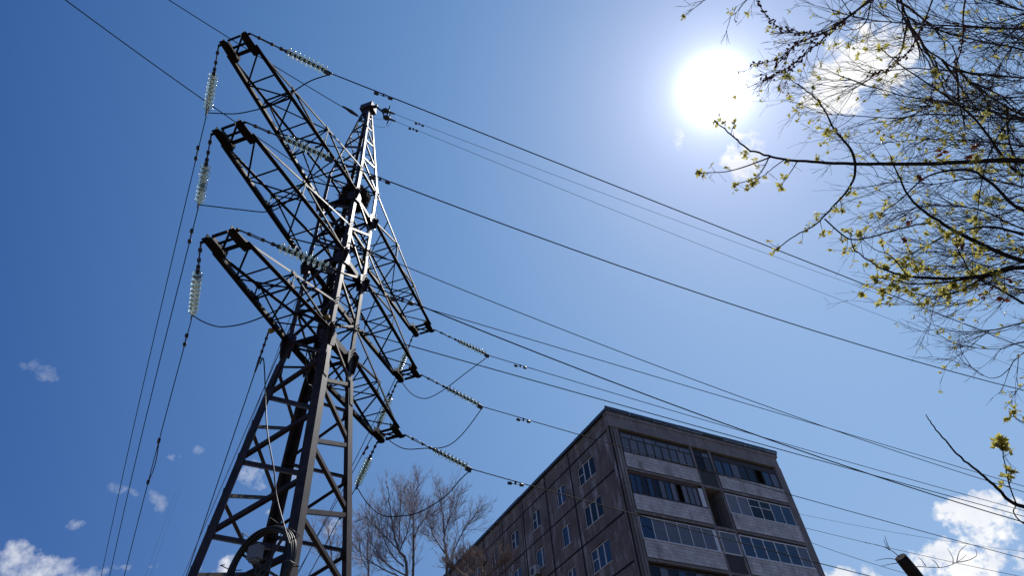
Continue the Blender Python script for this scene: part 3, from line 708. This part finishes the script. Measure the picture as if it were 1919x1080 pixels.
OLDLEAF = leafmat('dry_leaf', (.09, .03, .02), (.12, .04, .02))
def spline(P, sub=5):
    P = [V(p) for p in P]; o = []
    for i in range(len(P)-1):
        p0, p1, p2, p3 = P[max(i-1, 0)], P[i], P[i+1], P[min(i+2, len(P)-1)]
        for j in range(sub):
            t = j/sub; o.append(.5*((2*p1)+(p2-p0)*t+(2*p0-5*p1+4*p2-p3)*t*t+(3*p1-p0-3*p2+p3)*t**3))
    o.append(P[-1]); return o
def rvec(r): return V((r.gauss(0, 1), r.gauss(0, 1), r.gauss(0, 1)))
def limb(mb, pts, r0, r1, rnd, wob=0., n=6):
    P = spline(pts); L = len(P)
    if wob: P = [p+rvec(rnd)*wob*(i/L) for i, p in enumerate(P)]
    mb.tube(P, [r0+(r1-r0)*(i/(L-1))**.8 for i in range(L)], n); return P
RMIN = .0021
def shoot(mb, p, d, L, r, rnd, lev, up=0., kids=4, spread=.7, curl=.18, tips=None, n=3, side=None, seg=5, ratio=.5):
    d = d.normalized(); pts = [V(p)]; dirs = [d]
    for i in range(seg):
        d = (d+rvec(rnd)*curl+Z*up/seg).normalized(); pts.append(pts[-1]+d*L/seg); dirs.append(d)
    mb.tube(pts, [max(r*(1-.75*i/seg), RMIN) for i in range(seg+1)], n if r < .02 else 5, False)
    if tips is not None: tips.append((pts[-1], d, lev))
    if lev > 0:
        for k in range(kids):
            t = rnd.uniform(.18, .97)*seg; i = min(int(t), seg-1); q = pts[i].lerp(pts[i+1], t-i)
            a = rvec(rnd); a = (a-dirs[i]*a.dot(dirs[i])).normalized()
            nd = dirs[i]+a*rnd.uniform(spread*.6, spread*1.3)
            shoot(mb, q, nd, L*rnd.uniform(ratio*.7, ratio*1.25), r*.6, rnd, lev-1, up, max(2, kids//2), spread, curl, tips, n, None, max(3, seg-1), ratio)
def leaves(mb, p, d, rnd, n, size):
    for k in range(n):
        a = (d*rnd.uniform(.1, 1.0)+rvec(rnd)*.75).normalized(); s = a.cross(rvec(rnd)).normalized(); up = a.cross(s)
        L = size*rnd.uniform(.5, 1.15); w = L*rnd.uniform(.24, .4); o = p+rvec(rnd)*size*.12
        b = len(mb.v)
        mb.v += [o, o+a*L*.42+s*w+up*L*.08, o+a*L+up*L*rnd.uniform(-.25, .2), o+a*L*.42-s*w+up*L*.08, o+a*L*.5-up*L*.05]
        mb.f += [(b, b+1, b+4), (b+1, b+2, b+4), (b+4, b+2, b+3), (b, b+4, b+3)]; mb.sm += [False]*4
# --- maple with young leaves, trunk outside the frame on the right
R0 = random.Random(11)
MT = V((6.9, 5.3, 0)); MAPLE = empty('maple_tree', MT, 'near tree with thin dark boughs and sprays of yellow green young leaves', 'tree')
tr = MB(); TP = [MT, MT+V((.05, 0, 1.6)), MT+V((-.08, -.05, 3.2)), MT+V((.05, -.02, 4.6)), MT+V((.25, -.15, 6.4)), MT+V((.5, -.3, 8.0))]
limb(tr, TP, .17, .018, R0, 0, 10); tr.build('trunk', BARK, MAPLE)
lm, lf, bd, od = MB(), MB(), MB(), MB()
def mbough(pix, r0, r1, rng, join=None, leafy=.35, twl=.28, kids=1., wob=.004):
    pts = [at(x, y, rng+ (dr[0] if dr else 0)) for (x, y, *dr) in pix]
    if join is not None: pts = [join, join.lerp(pts[0], .55)+Z*-.12]+pts
    P = limb(lm, pts, r0, r1, R0, wob)
    N = len(P)
    for i in range(3 if join is None else 13, N):
        x, y = px(P[i])
        if x > 1990: continue
        if R0.random() < leafy:
            d = (P[i]-P[i-1]).normalized(); a = rvec(R0); a = (a-d*a.dot(d)).normalized(); nd = (d*.8+a).normalized()
            L = R0.uniform(.05, twl); tips = []
            shoot(lm, P[i], nd, L, .004, R0, 1 if R0.random() < .3*kids else 0, .05, 2, .6, .15, tips, 4, None, 3)
            for (q, dd, lv) in tips: leaves(lf, q, dd, R0, R0.randint(5, 10), R0.uniform(.04, .07))
            if R0.random() < .3:
                q = P[i]-Z*R0.uniform(.02, .1)
                for k in range(2): lm.tube([P[i], P[i]-Z*.05+rvec(R0)*.02, P[i]-Z*R0.uniform(.1, .16)+rvec(R0)*.04], .0016, 3, False)
    d = (P[-1]-P[-2]).normalized()
    if leafy > 0:
        leaves(lf, P[-1], d, R0, 8, .06); leaves(lf, P[-2], d, R0, 5, .05)
    return P
M1 = mbough([(2080, 320), (1919, 302), (1860, 301), (1800, 304), (1730, 307), (1600, 307), (1520, 303), (1480, 300), (1440, 292), (1400, 278), (1370, 252), (1342, 228)], .032, .006, 7.5, TP[4], .22, .13)
mbough([(1445, 294), (1400, 311), (1362, 321), (1310, 325)], .009, .004, 7.45, None, .3, .1)
mbough([(1442, 293), (1428, 320), (1412, 335), (1378, 346)], .007, .004, 7.4, None, .5, .1)
mbough([(1494, 303), (1478, 328), (1463, 348)], .006, .003, 7.5, None, .3, .08)
mbough([(1472, 298), (1452, 312), (1430, 330), (1400, 350)], .006, .003, 7.45, None, .4, .08)
mbough([(1603, 307), (1596, 283), (1580, 262), (1562, 240), (1548, 212), (1530, 185), (1508, 168), (1476, 145)], .015, .004, 7.5, None, .42, .2)
mbough([(1603, 307), (1600, 335), (1582, 365), (1560, 388), (1530, 420), (1490, 442), (1453, 468)], .014, .005, 7.45, None, .42, .18)
mbough([(1545, 410), (1576, 438), (1597, 449), (1632, 445), (1695, 426), (1740, 418)], .008, .008, 7.5, None, .2, .15)
mbough([(2060, 520), (1919, 490), (1822, 450), (1760, 415), (1716, 383), (1690, 345), (1672, 300)], .036, .006, 8.0, TP[3], .3, .3)
mbough([(2080, 520), (1919, 501), (1843, 519), (1737, 521), (1685, 515), (1639, 496), (1597, 464)], .034, .005, 7.8, TP[3], .8, .3, 2.)
mbough([(1900, 498), (1808, 524), (1723, 533), (1678, 526), (1640, 520)], .014, .004, 7.75, None, .9, .3, 2.)
mbough([(1850, 517), (1790, 548), (1740, 556), (1700, 545)], .012, .004, 7.8, None, .7, .25, 2.)
mbough([(1700, 518), (1670, 480), (1640, 468), (1608, 440)], .008, .003, 7.8, None, .5, .2)
mbough([(1919, 330), (1889, 307), (1829, 225), (1762, 172), (1691, 124), (1650, 90)], .018, .004, 8.2, None, .42, .25)
mbough([(2060, 420), (1919, 395), (1860, 345), (1810, 318), (1740, 330), (1690, 372), (1650, 402)], .026, .004, 8.0, TP[3], .35, .3)
mbough([(1919, 440), (1850, 425), (1780, 440), (1720, 470), (1680, 490)], .016, .004, 8.0, None, .75, .3)
mbough([(1919, 570), (1870, 540), (1830, 520), (1800, 480), (1790, 440)], .014, .004, 7.9, None, .5, .3)
mbough([(1919, 200), (1880, 240), (1850, 300), (1835, 370), (1828, 430)], .010, .004, 8.3, None, .5, .25)
M7 = mbough([(2100, 930), (1985, 962), (1919, 951), (1890, 938), (1868, 915), (1838, 888), (1800, 858), (1765, 820), (1742, 790), (1735, 777)], .024, .003, 6.6, TP[2], 0)
mbough([(1905, 946), (1893, 915), (1885, 882), (1880, 852), (1877, 830)], .006, .003, 6.6, None, .6, .05)
mbough([(1960, 800), (1919, 792), (1905, 785), (1898, 775)], .006, .003, 7.0, None, .2, .05)
mbough([(1940, 985), (1915, 980), (1900, 960), (1905, 945)], .006, .004, 6.6, None, .0, .08)
# drop the leaf tuft on the bare tip of the low bough is kept tiny by its size; dry seed keys hang in the lower crown
for (x, y) in ((1690, 447), (1720, 333), (1860, 540), (1843, 553), (1895, 525), (1800, 462), (1703, 415), (1830, 270), (1880, 560), (1765, 285), (1812, 292)):
    p = at(x, y, 7.8)
    od = MB(); leaves(od, p, V((0, 0, -1)), R0, 6, .065); tag(od.build('seed_cluster', OLDLEAF, MAPLE), 'dry reddish brown seed keys')
    lm.tube([p, p+Z*.08+rvec(R0)*.02], .0025, 3, False)
RX = random.Random(77)                            # the rest of its crown, on the far side of the trunk
for k in range(16):
    p = TP[3].lerp(TP[5], k/15); a = RX.uniform(-2.2, .5); tips = []
    shoot(lm, p, V((cos(a), sin(a)*.8, RX.uniform(.4, 1.1))), RX.uniform(1.2, 2.4), .016, RX, 2, .3, 4, .6, .12, tips, 5, None, 6, .4)
    for (q, dd, lv) in tips:
        if px(q)[0] > 1930 or (q-EYE).dot(CW) < .1: leaves(lf, q, dd, RX, 5, .055)
lm.build('bough', BARK, MAPLE); lf.build('foliage', LEAF, MAPLE)
# --- bare birch-like tree behind it
R1 = random.Random(23)
BT = V((12.6, 5.6, 0)); BIRCH = empty('bare_tree', BT, 'nearly leafless tree filling the upper right corner with dense thin twigs and catkins', 'tree')
tr = MB(); BP = [BT+V((.0, 0, 0)), BT+V((.1, 0, 3)), BT+V((-.1, .1, 6)), BT+V((.1, .1, 9)), BT+V((0, .2, 12)), BT+V((.1, 0, 15)), BT+V((0, 0, 18))]
TPts = limb(tr, BP, .26, .05, R1, 0, 12); tr.build('trunk', BARK, BIRCH)
bm_, bb, bl = MB(), MB(), MB(); R4 = random.Random(5); R3 = random.Random(91)
def blimb(pix, r0, r1, rng, join=True, n=16, L=.9, buds=False, up=.0, lev=2, spread=.55, kids=4):
    pts = [at(x, y, rng) for (x, y) in pix]
    if join:
        zt = max(3, min(17.5, pts[0].z-.8)); j = min(TPts, key=lambda p: abs(p.z-zt)); pts = [j, j.lerp(pts[0], .5)+Z*.25]+pts
    P = limb(bm_, pts, r0*.75, r1*.8, R1, .008, 5); N = len(P)
    L *= 1.15; TIPS = []
    for k in range(int(n*.8)):
        i = R1.randint(10 if join else 1, N-2); d = (P[i+1]-P[i]).normalized(); a = rvec(R1); a = (a-d*a.dot(d)).normalized()
        shoot(bm_, P[i], d+a*R1.uniform(.3, .9), L*R1.uniform(.5, 1.3), max(.0065, r1), R1, lev, up, 3, spread, .10, TIPS, 3)
    for (q, dd, lv) in TIPS:
        if R4.random() < .10: leaves(bl, q, dd, R4, R4.randint(3, 6), R4.uniform(.05, .085))
    if join:
        for k in range(int(n*.4)):
            i = R3.randint(3, 10); d = (P[i+1]-P[i]).normalized(); a = rvec(R3); a = (a-d*a.dot(d)).normalized()
            shoot(bm_, P[i], d+a*R3.uniform(.3, .9), L*R3.uniform(.6, 1.4), .008, R3, lev, up, 3, spread, .1, None, 3)
    if buds:
        for i in range(N//3, N):
            for k in range(2):
                q = P[i].lerp(P[max(i-1, 0)], R1.random())+rvec(R1)*.022; bb.lathe(q, rvec(R1), [(-.028, .004), (-.01, .015), (.012, .015), (.028, .005)], 5)
    return P
BR = 12.5
blimb([(2010, 58), (1919, 54), (1814, 49), (1717, 45), (1640, 38), (1560, 20)], .035, .008, BR, True, 26, .9)
blimb([(2010, 120), (1919, 94), (1799, 67), (1725, 45), (1660, 0)], .032, .008, BR+.4, True, 26, .9)
blimb([(1757, -60), (1747, 0), (1724, 56), (1702, 97), (1665, 127), (1627, 142)], .02, .006, BR-1, False, 6, .4, True)
blimb([(1680, -60), (1623, 4), (1575, 41), (1522, 90), (1470, 131), (1428, 148)], .028, .005, BR-1, False, 14, .5, True)
blimb([(1690, -40), (1612, 15), (1556, 56), (1500, 79), (1455, 112), (1406, 120)], .026, .005, BR-1.2, False, 14, .5, True)
blimb([(1600, 25), (1545, 56), (1500, 62), (1470, 56), (1440, 34), (1421, 4)], .014, .005, BR-1.1, False, 12, .4, True)
blimb([(1640, -30), (1632, 5), (1622, 42), (1600, 55), (1560, 52)], .016, .006, BR-1.1, False, 8, .5)
blimb([(1560, 40), (1530, 66), (1497, 118), (1465, 138), (1432, 147)], .010, .004, BR-1.2, False, 8, .4, True)
blimb([(1500, 70), (1478, 96), (1452, 125)], .008, .004, BR-1.2, False, 5, .3, True)
blimb([(1440, -40), (1400, 0), (1380, 22), (1355, 45)], .008, .003, BR-1.2, False, 6, .35)
blimb([(1360, -30), (1330, -5), (1300, 12)], .007, .003, BR-1.2, False, 3, .25)
blimb([(1830, -60), (1807, 7), (1803, 82), (1784, 135), (1751, 169), (1735, 200)], .022, .006, BR-.5, False, 16, .6, True)
blimb([(1700, -60), (1680, 0), (1700, 40), (1735, 90), (1790, 130), (1870, 190), (1950, 230)], .012, .02, BR, False, 22, .8)
blimb([(2010, 245), (1919, 221), (1837, 206), (1762, 191), (1680, 176), (1612, 154), (1537, 127)], .032, .006, BR, True, 34, .9)
blimb([(2010, 240), (1919, 225), (1762, 214), (1680, 221), (1600, 218), (1545, 214)], .03, .006, BR+.3, True, 34, .8)
blimb([(2010, 160), (1919, 146), (1800, 135), (1700, 128), (1640, 140), (1590, 165)], .03, .006, BR+.5, True, 34, .9)
blimb([(2010, 300), (1919, 275), (1800, 262), (1720, 262), (1640, 270)], .028, .006, BR+.2, True, 36, .8)
blimb([(2010, 370), (1919, 350), (1830, 335), (1750, 345), (1680, 340), (1640, 330)], .028, .006, BR, True, 34, .8)
blimb([(2010, 440), (1919, 430), (1840, 395), (1760, 385), (1690, 395), (1630, 410)], .028, .006, BR, True, 34, .7)
blimb([(2010, 500), (1919, 470), (1850, 470), (1790, 480), (1730, 470)], .026, .006, BR, True, 34, .7)
blimb([(2010, 560), (1919, 545), (1860, 530), (1800, 545), (1750, 560)], .024, .005, BR, True, 24, .6)
blimb([(2010, 590), (1919, 605), (1857, 619), (1801, 623), (1751, 610), (1723, 591)], .022, .004, BR, True, 14, .5)
blimb([(2010, 640), (1919, 661), (1878, 704), (1843, 705), (1815, 683)], .018, .004, BR, True, 9, .45)
blimb([(2010, 690), (1950, 700), (1915, 725), (1893, 748)], .012, .004, BR, True, 4, .25)
blimb([(2010, 620), (1919, 640), (1870, 655), (1820, 650), (1780, 640)], .018, .004, BR, True, 10, .5)
blimb([(2010, 20), (1919, 20), (1850, -10)], .03, .01, BR+.3, True, 20, .9)
blimb([(1990, 10), (1919, 62), (1870, 130), (1850, 210), (1862, 300)], .016, .006, BR+.4, False, 24, .8)
for k in range(26):
    x = 1990; y = R1.uniform(60, 560); x1 = R1.uniform(1640, 1800); dy = R1.uniform(-60, 50)
    blimb([(x, y), (1919, y+dy*.3), ((1919+x1)/2, y+dy*.7+R1.uniform(-15, 15)), (x1, y+dy)], .012, .004, BR+R1.uniform(-.8, 1.5), False, 15, .6)
bm_.build('crown', TWIG, BIRCH); bl.build('foliage', LEAF, BIRCH); tag(bb.build('bud', BUD, BIRCH), kind='stuff')
# --- distant poplars, a faint one behind the pylon legs, and a reddish crown in front of the block
def far_tree(name, label, rng, stems, seed, n, L, up, twm, trm, lev=2, r0=.14, kids=8, spread=.5):
    r = random.Random(seed); b0 = at(stems[0][0][0], stems[0][0][1], rng); base = V((b0.x, b0.y, 0))
    E = empty(name, base, label, 'tree', 'bare trees beyond the pylon'); t, c = MB(), MB()
    for i, st in enumerate(stems):
        pts = []
        for q in st:
            x, y = q[:2]; d = ray(x, y); h = rng/ sqrt(ray(*st[0][:2]).x**2+ray(*st[0][:2]).y**2)*0+sqrt((b0.x)**2+(b0.y)**2)
            pts.append(EYE+d*(h/sqrt(d.x*d.x+d.y*d.y)))
        if i == 0: pts = [base, base.lerp(pts[0], .5)]+pts
        rr = r0 if i == 0 else r0*.36
        P = limb(t, pts, rr, .02, r, .03, 6); N = len(P)
        for k in range(n if i == 0 else int(n*.7)):
            f = r.random()**.8; j = min(N-2, int((.30+.69*f if i == 0 else .12+.86*f)*N)); d = (P[j+1]-P[j]).normalized()
            a = rvec(r); a.z *= .3; a = (a-d*a.dot(d)).normalized()
            LL = L*r.uniform(.35, 1.0)*(1.2-.65*f)
            shoot(c, P[j], d*.9+a*r.uniform(.3, .75), LL, .016, r, lev, up, kids, .62, .10, None, 3, None, 6, .34)
        shoot(c, P[-1], P[-1]-P[-2], L*.3, .010, r, 2, up, 4, .5, .12)
    t.build('trunk', trm, E); c.build('crown', twm, E); return E
far_tree('bare_poplar', 'forked leafless poplar with several leaders, widest of the bare trees', 42,
    [[(762, 1082), (747, 1032), (738, 1000), (731, 960), (728, 912)], [(747, 1032), (749, 990), (750, 950), (752, 912)], [(747, 1032), (720, 1005), (700, 985), (684, 968)], [(748, 1036), (764, 995), (771, 955)],
     [(761, 1080), (727, 1060), (703, 1030), (690, 990)], [(756, 1062), (737, 1044), (720, 1010), (712, 955)], [(762, 1088), (722, 1070), (690, 1050), (672, 1030)]], 5, 37, 2.76, .35, TWIGF, BARKF)
far_tree('bare_poplar', 'slender straight leafless poplar between the two other poplars', 44,
    [[(774, 1082), (775, 1030), (775, 970), (780, 930), (784, 908)], [(775, 1010), (790, 980), (808, 962)], [(775, 985), (772, 950), (770, 912)]], 6, 36, 2.55, .4, TWIGF, BARKF)
far_tree('bare_poplar', 'leafless poplar beside the roof edge with a long limb reaching right', 43,
    [[(838, 1080), (834, 1030), (832, 990), (828, 950), (825, 922)], [(833, 1000), (842, 970), (852, 930)], [(838, 1066), (852, 1030), (866, 1000), (882, 978), (895, 958)], [(835, 1040), (815, 1010), (805, 985)]], 8, 39, 2.66, .38, TWIGF, BARKF)
far_tree('bare_birch', 'faint leafless tree seen between the lower pylon legs', 58,
    [[(625, 1090), (622, 1050), (618, 1010), (612, 985)], [(623, 1060), (640, 1030), (648, 1005)], [(624, 1070), (600, 1040), (585, 1020)]], 9, 28, 3.19, .4, TWIGF, BARKF)
far_tree('bare_poplar', 'pale thin leafless tree right against the outer edge of the right pylon leg', 52,
    [[(690, 1092), (690, 1060), (688, 1020), (692, 985)], [(690, 1060), (705, 1020), (712, 990)], [(690, 1070), (676, 1040), (672, 1010)]], 15, 21, 2.88, .4, TWIGF, BARKF)
far_tree('bare_bush', 'reddish brown leafless crown in front of the long wall of the block', 38,
    [[(905, 1100), (903, 1070), (900, 1045)], [(905, 1090), (880, 1060), (868, 1040)], [(905, 1090), (930, 1065), (945, 1050)], [(900, 1095), (865, 1075), (845, 1065)]], 10, 50, 1.9, .3, REDT, REDT, 2, .05)
# --- pollarded leaning trunk at the lower right
R2 = random.Random(31)
T0 = at(1686, 1042, 6.2); b1 = at(1733, 1100, 6.35); dd = (b1-T0).normalized()
base = T0+dd*((T0.z)/-dd.z)
if (base-T0).length > 6.5: base = V((T0.x+1.1, T0.y+.1, 0))
ST = empty('pollarded_trunk', base, 'dark leaning cut trunk with a few wispy shoots at the lower right', 'tree stump')
b = MB(); P = [base, base.lerp(T0, .3)+V((.03, .02, 0)), base.lerp(T0, .62)-V((.02, 0, 0)), base.lerp(T0, .9), T0]
limb(b, P, .085, .044, R2, .006, 10); b.build('trunk', BARK, ST)
b = MB()
for q in ([(1686, 1045), (1672, 1034), (1650, 1024), (1620, 1018)], [(1668, 1032), (1662, 1018), (1658, 1005)], [(1666, 1032), (1660, 1022), (1656, 1012)], [(1712, 1066), (1722, 1063), (1760, 1065), (1785, 1059), (1800, 1050), (1810, 1041)],
          [(1786, 1058), (1785, 1045), (1775, 1028)], [(1793, 1054), (1798, 1035), (1811, 1022)], [(1792, 1055), (1815, 1051), (1830, 1042), (1828, 1030)], [(1735, 1062), (1728, 1052), (1722, 1046)], [(1760, 1065), (1752, 1054), (1745, 1050)],
          [(1684, 1050), (1660, 1048), (1640, 1052)], [(1686, 1056), (1670, 1058), (1652, 1062)]):
    limb(b, [at(x, y, 6.15) for x, y in q], .0036, .0014, R2, .001, 4)
b.build('shoot', TWIG, ST)
# two overhead lines seen behind the block
for i, (p0, p1, lab) in enumerate((((1497, 962), (1780, 1013), 'faint far wire right of the block, highest of three'), ((1507, 988), (1919, 1080), 'faint far wire right of the block, middle of three'), ((1517, 1015), (1697, 1073), 'faint far wire right of the block, lowest of three'))):
    A = at(*p0, 82); B = at(*p1, 88); b = MB()
    A2 = A-(B-A)*.9; B2 = B+(B-A)*1.0
    b.tube([A2.lerp(B2, t/40)-Z*1.2*4*(t/40)*(1-t/40)+Z*.9 for t in range(41)], .017 if i == 0 else .025, 5)
    tag(b.build('distant_wire', WIRE), lab, 'power line', 'far wires behind the block')
# ------------------------------------------------------------------ light, sky, clouds
SUN = ray(1340, 168); EL = math.asin(SUN.z); AZ = atan2(SUN.x, SUN.y)
sl = bpy.data.lights.new('sun', 'SUN'); sl.energy = 5.0; sl.angle = radians(.53); sl.color = (1, .96, .9)
so = bpy.data.objects.new('sun', sl); link(so); so.rotation_euler = (-SUN).to_track_quat('-Z', 'Y').to_euler()
W = bpy.data.worlds.new('World'); S.world = W; W.use_nodes = True; nt = W.node_tree; nt.nodes.clear(); L = nt.links
def N(t, **k):
    n = nt.nodes.new(t)
    for a, v in k.items(): setattr(n, a, v)
    return n
def mth(op, a, b=None, c=None, clamp=False):
    n = N('ShaderNodeMath', operation=op, use_clamp=clamp)
    for i, v in enumerate((a, b, c)):
        if v is None: continue
        if isinstance(v, (int, float)): n.inputs[i].default_value = v
        else: L.new(v, n.inputs[i])
    return n.outputs[0]
def dotv(vs, c):
    n = N('ShaderNodeVectorMath', operation='DOT_PRODUCT'); L.new(vs, n.inputs[0]); n.inputs[1].default_value = tuple(c); return n.outputs['Value']
sky = N('ShaderNodeTexSky', sky_type='NISHITA'); sky.sun_disc = False; sky.sun_elevation = EL; sky.sun_rotation = AZ
sky.air_density = 1.0; sky.dust_density = .2; sky.ozone_density = 3.0; sky.altitude = 200
tc = N('ShaderNodeTexCoord'); D = tc.outputs['Generated']
def cn(sc, det):
    n = N('ShaderNodeTexNoise'); n.inputs['Scale'].default_value = sc; n.inputs['Detail'].default_value = det; n.inputs['Roughness'].default_value = .58; L.new(D, n.inputs['Vector']); return n.outputs['Fac']
nzm = mth('ADD', mth('MULTIPLY', cn(15, 4), .42), mth('ADD', mth('MULTIPLY', cn(40, 4), .44), mth('MULTIPLY', cn(110, 3), .14)))
nzc = mth('MULTIPLY', mth('SUBTRACT', nzm, .50), 10.0)
CLOUDS = [  # x, y, half-axes in px, tilt deg, density, softness
 (1612, 136, 84, 66, -25, 1.2, 1.2), (1690, 62, 45, 25, 0, .55, .9), (1402, 288, 48, 50, 30, .9, 1.0), (1272, 258, 14, 26, 0, .6, 1.), (1668, 232, 34, 24, 0, .35, .8),
 (1850, 958, 90, 36, -5, .95, 1.2), (1830, 1034, 100, 46, -20, .95, 1.2), (1930, 1060, 44, 50, 0, .9, 1.3), (1590, 1082, 62, 24, 0, .9, 1.2), (1875, 1050, 25, 30, 0, .4, .8),
 (85, 1078, 175, 42, 14, .70, .55), (215, 1068, 40, 14, -5, .5, 1.), (275, 1066, 30, 9, -8, .45, 1.), (78, 702, 58, 24, 18, .34, .5), (147, 985, 28, 13, -12, .45, .6), (500, 888, 96, 28, 3, .5, .6),
 (326, 858, 24, 10, 10, .28, .8), (232, 922, 38, 14, 15, .3, .8), (297, 940, 26, 18, 45, .22, .8), (418, 1068, 46, 30, -10, .7, .7), (268, 735, 16, 22, 0, .16, .8), (625, 990, 26, 26, 20, .4, .9), (530, 1005, 40, 30, 0, .22, .8), (372, 845, 14, 10, 0, .15, .8), (510, 960, 16, 8, 0, .3, .8)]
tot = None; 
for (x, y, a, b_, ti, dn, sf) in CLOUDS:
    c = ray(x, y); t1 = (ray(x+20*cos(radians(ti)), y+20*sin(radians(ti)))-c); t1 = (t1-c*t1.dot(c)).normalized(); t2 = c.cross(t1)
    sc = FOC/max(.2, c.dot(CW)); k = c.dot(CW)**.5
    u = mth('MULTIPLY', dotv(D, t1), FOC/a*1.0/c.dot(CW)); v = mth('MULTIPLY', dotv(D, t2), FOC/b_*1.0/c.dot(CW))
    r2 = mth('ADD', mth('MULTIPLY', u, u), mth('MULTIPLY', v, v))
    fr = mth('GREATER_THAN', dotv(D, c), .5)
    mk = mth('MULTIPLY', mth('ADD', mth('SUBTRACT', 1.6 if dn > 1.1 else 1.25 if dn > .95 else .95 if dn > .6 else .5, mth('MULTIPLY', r2, 1.25)), nzc), sf, None, True)
    mk = mth('MULTIPLY', mth('MULTIPLY', mk, min(dn, 1.0)), fr)
    tot = mk if tot is None else mth('MAXIMUM', tot, mk)
nz3 = N('ShaderNodeTexNoise'); nz3.inputs['Scale'].default_value = 14; nz3.inputs['Detail'].default_value = 5; L.new(D, nz3.inputs['Vector'])
cr = N('ShaderNodeValToRGB'); cr.color_ramp.elements[0].position = .36; cr.color_ramp.elements[1].position = .60
CLV = 1.0
cr.color_ramp.elements[0].color = (.70, .74, .84, 1); cr.color_ramp.elements[1].color = (1.0, 1.0, 1.0, 1); L.new(nz3.outputs['Fac'], cr.inputs[0])
# aureole of the sun
ca = mth('MINIMUM', dotv(D, SUN), 1.0); ang = mth('ARCCOSINE', ca)
def gauss(s, A): return mth('MULTIPLY', mth('EXPONENT', mth('MULTIPLY', mth('MULTIPLY', ang, ang), -1/(s*s))), A)
def expo(s, A): return mth('MULTIPLY', mth('EXPONENT', mth('MULTIPLY', ang, -1/s)), A)
EXPO = 0.0
glow = mth('ADD', gauss(radians(1.7), 3.2), expo(radians(1.65), 1.7))
gl = N('ShaderNodeMix', data_type='RGBA'); gl.blend_type = 'MULTIPLY'; gl.inputs[0].default_value = 1; gl.inputs[6].default_value = (1, 1, 1, 1)
gv = N('ShaderNodeVectorMath', operation='SCALE'); gv.inputs[0].default_value = (1.0, .97, .95); L.new(glow, gv.inputs['Scale'])
sep = N('ShaderNodeSeparateColor'); L.new(sky.outputs[0], sep.inputs[0]); com = N('ShaderNodeCombineColor')
angc = mth('MINIMUM', ang, 1.08)                                  # broad forward scattering of a spring sky round the sun
for i, (k_, g_, h1, h2, ge) in enumerate(((.0918, 1.379, -1.039, 1.827, .28), (.1478, .9926, -.4018, 1.1632, .362), (.2508, .6943, .0598, .4501, .527))):
    br = mth('EXPONENT', mth('MULTIPLY', angc, mth('ADD', mth('MULTIPLY', angc, -h2), -h1)))
    p_ = mth('MULTIPLY', mth('MULTIPLY', mth('POWER', sep.outputs[i], g_), k_), br)
    L.new(mth('ADD', p_, expo(.07, ge)), com.inputs[i])
mxc = N('ShaderNodeMix', data_type='RGBA'); L.new(tot, mxc.inputs[0]); L.new(com.outputs[0], mxc.inputs[6])
cs = N('ShaderNodeVectorMath', operation='SCALE'); cs.inputs['Scale'].default_value = 1.06; L.new(cr.outputs[0], cs.inputs[0]); L.new(cs.outputs[0], mxc.inputs[7])
ad = N('ShaderNodeVectorMath', operation='ADD'); L.new(mxc.outputs[2], ad.inputs[0]); L.new(gv.outputs[0], ad.inputs[1])
bg = N('ShaderNodeBackground'); L.new(ad.outputs[0], bg.inputs[0]); bg.inputs[1].default_value = 1.0
ow = N('ShaderNodeOutputWorld'); L.new(bg.outputs[0], ow.inputs[0])
vs = S.view_settings; vs.view_transform = 'Standard'; vs.look = 'None'; vs.exposure = 0; vs.gamma = 1
S.render.engine = 'CYCLES'; S.cycles.max_bounces = 6; S.cycles.transparent_max_bounces = 8
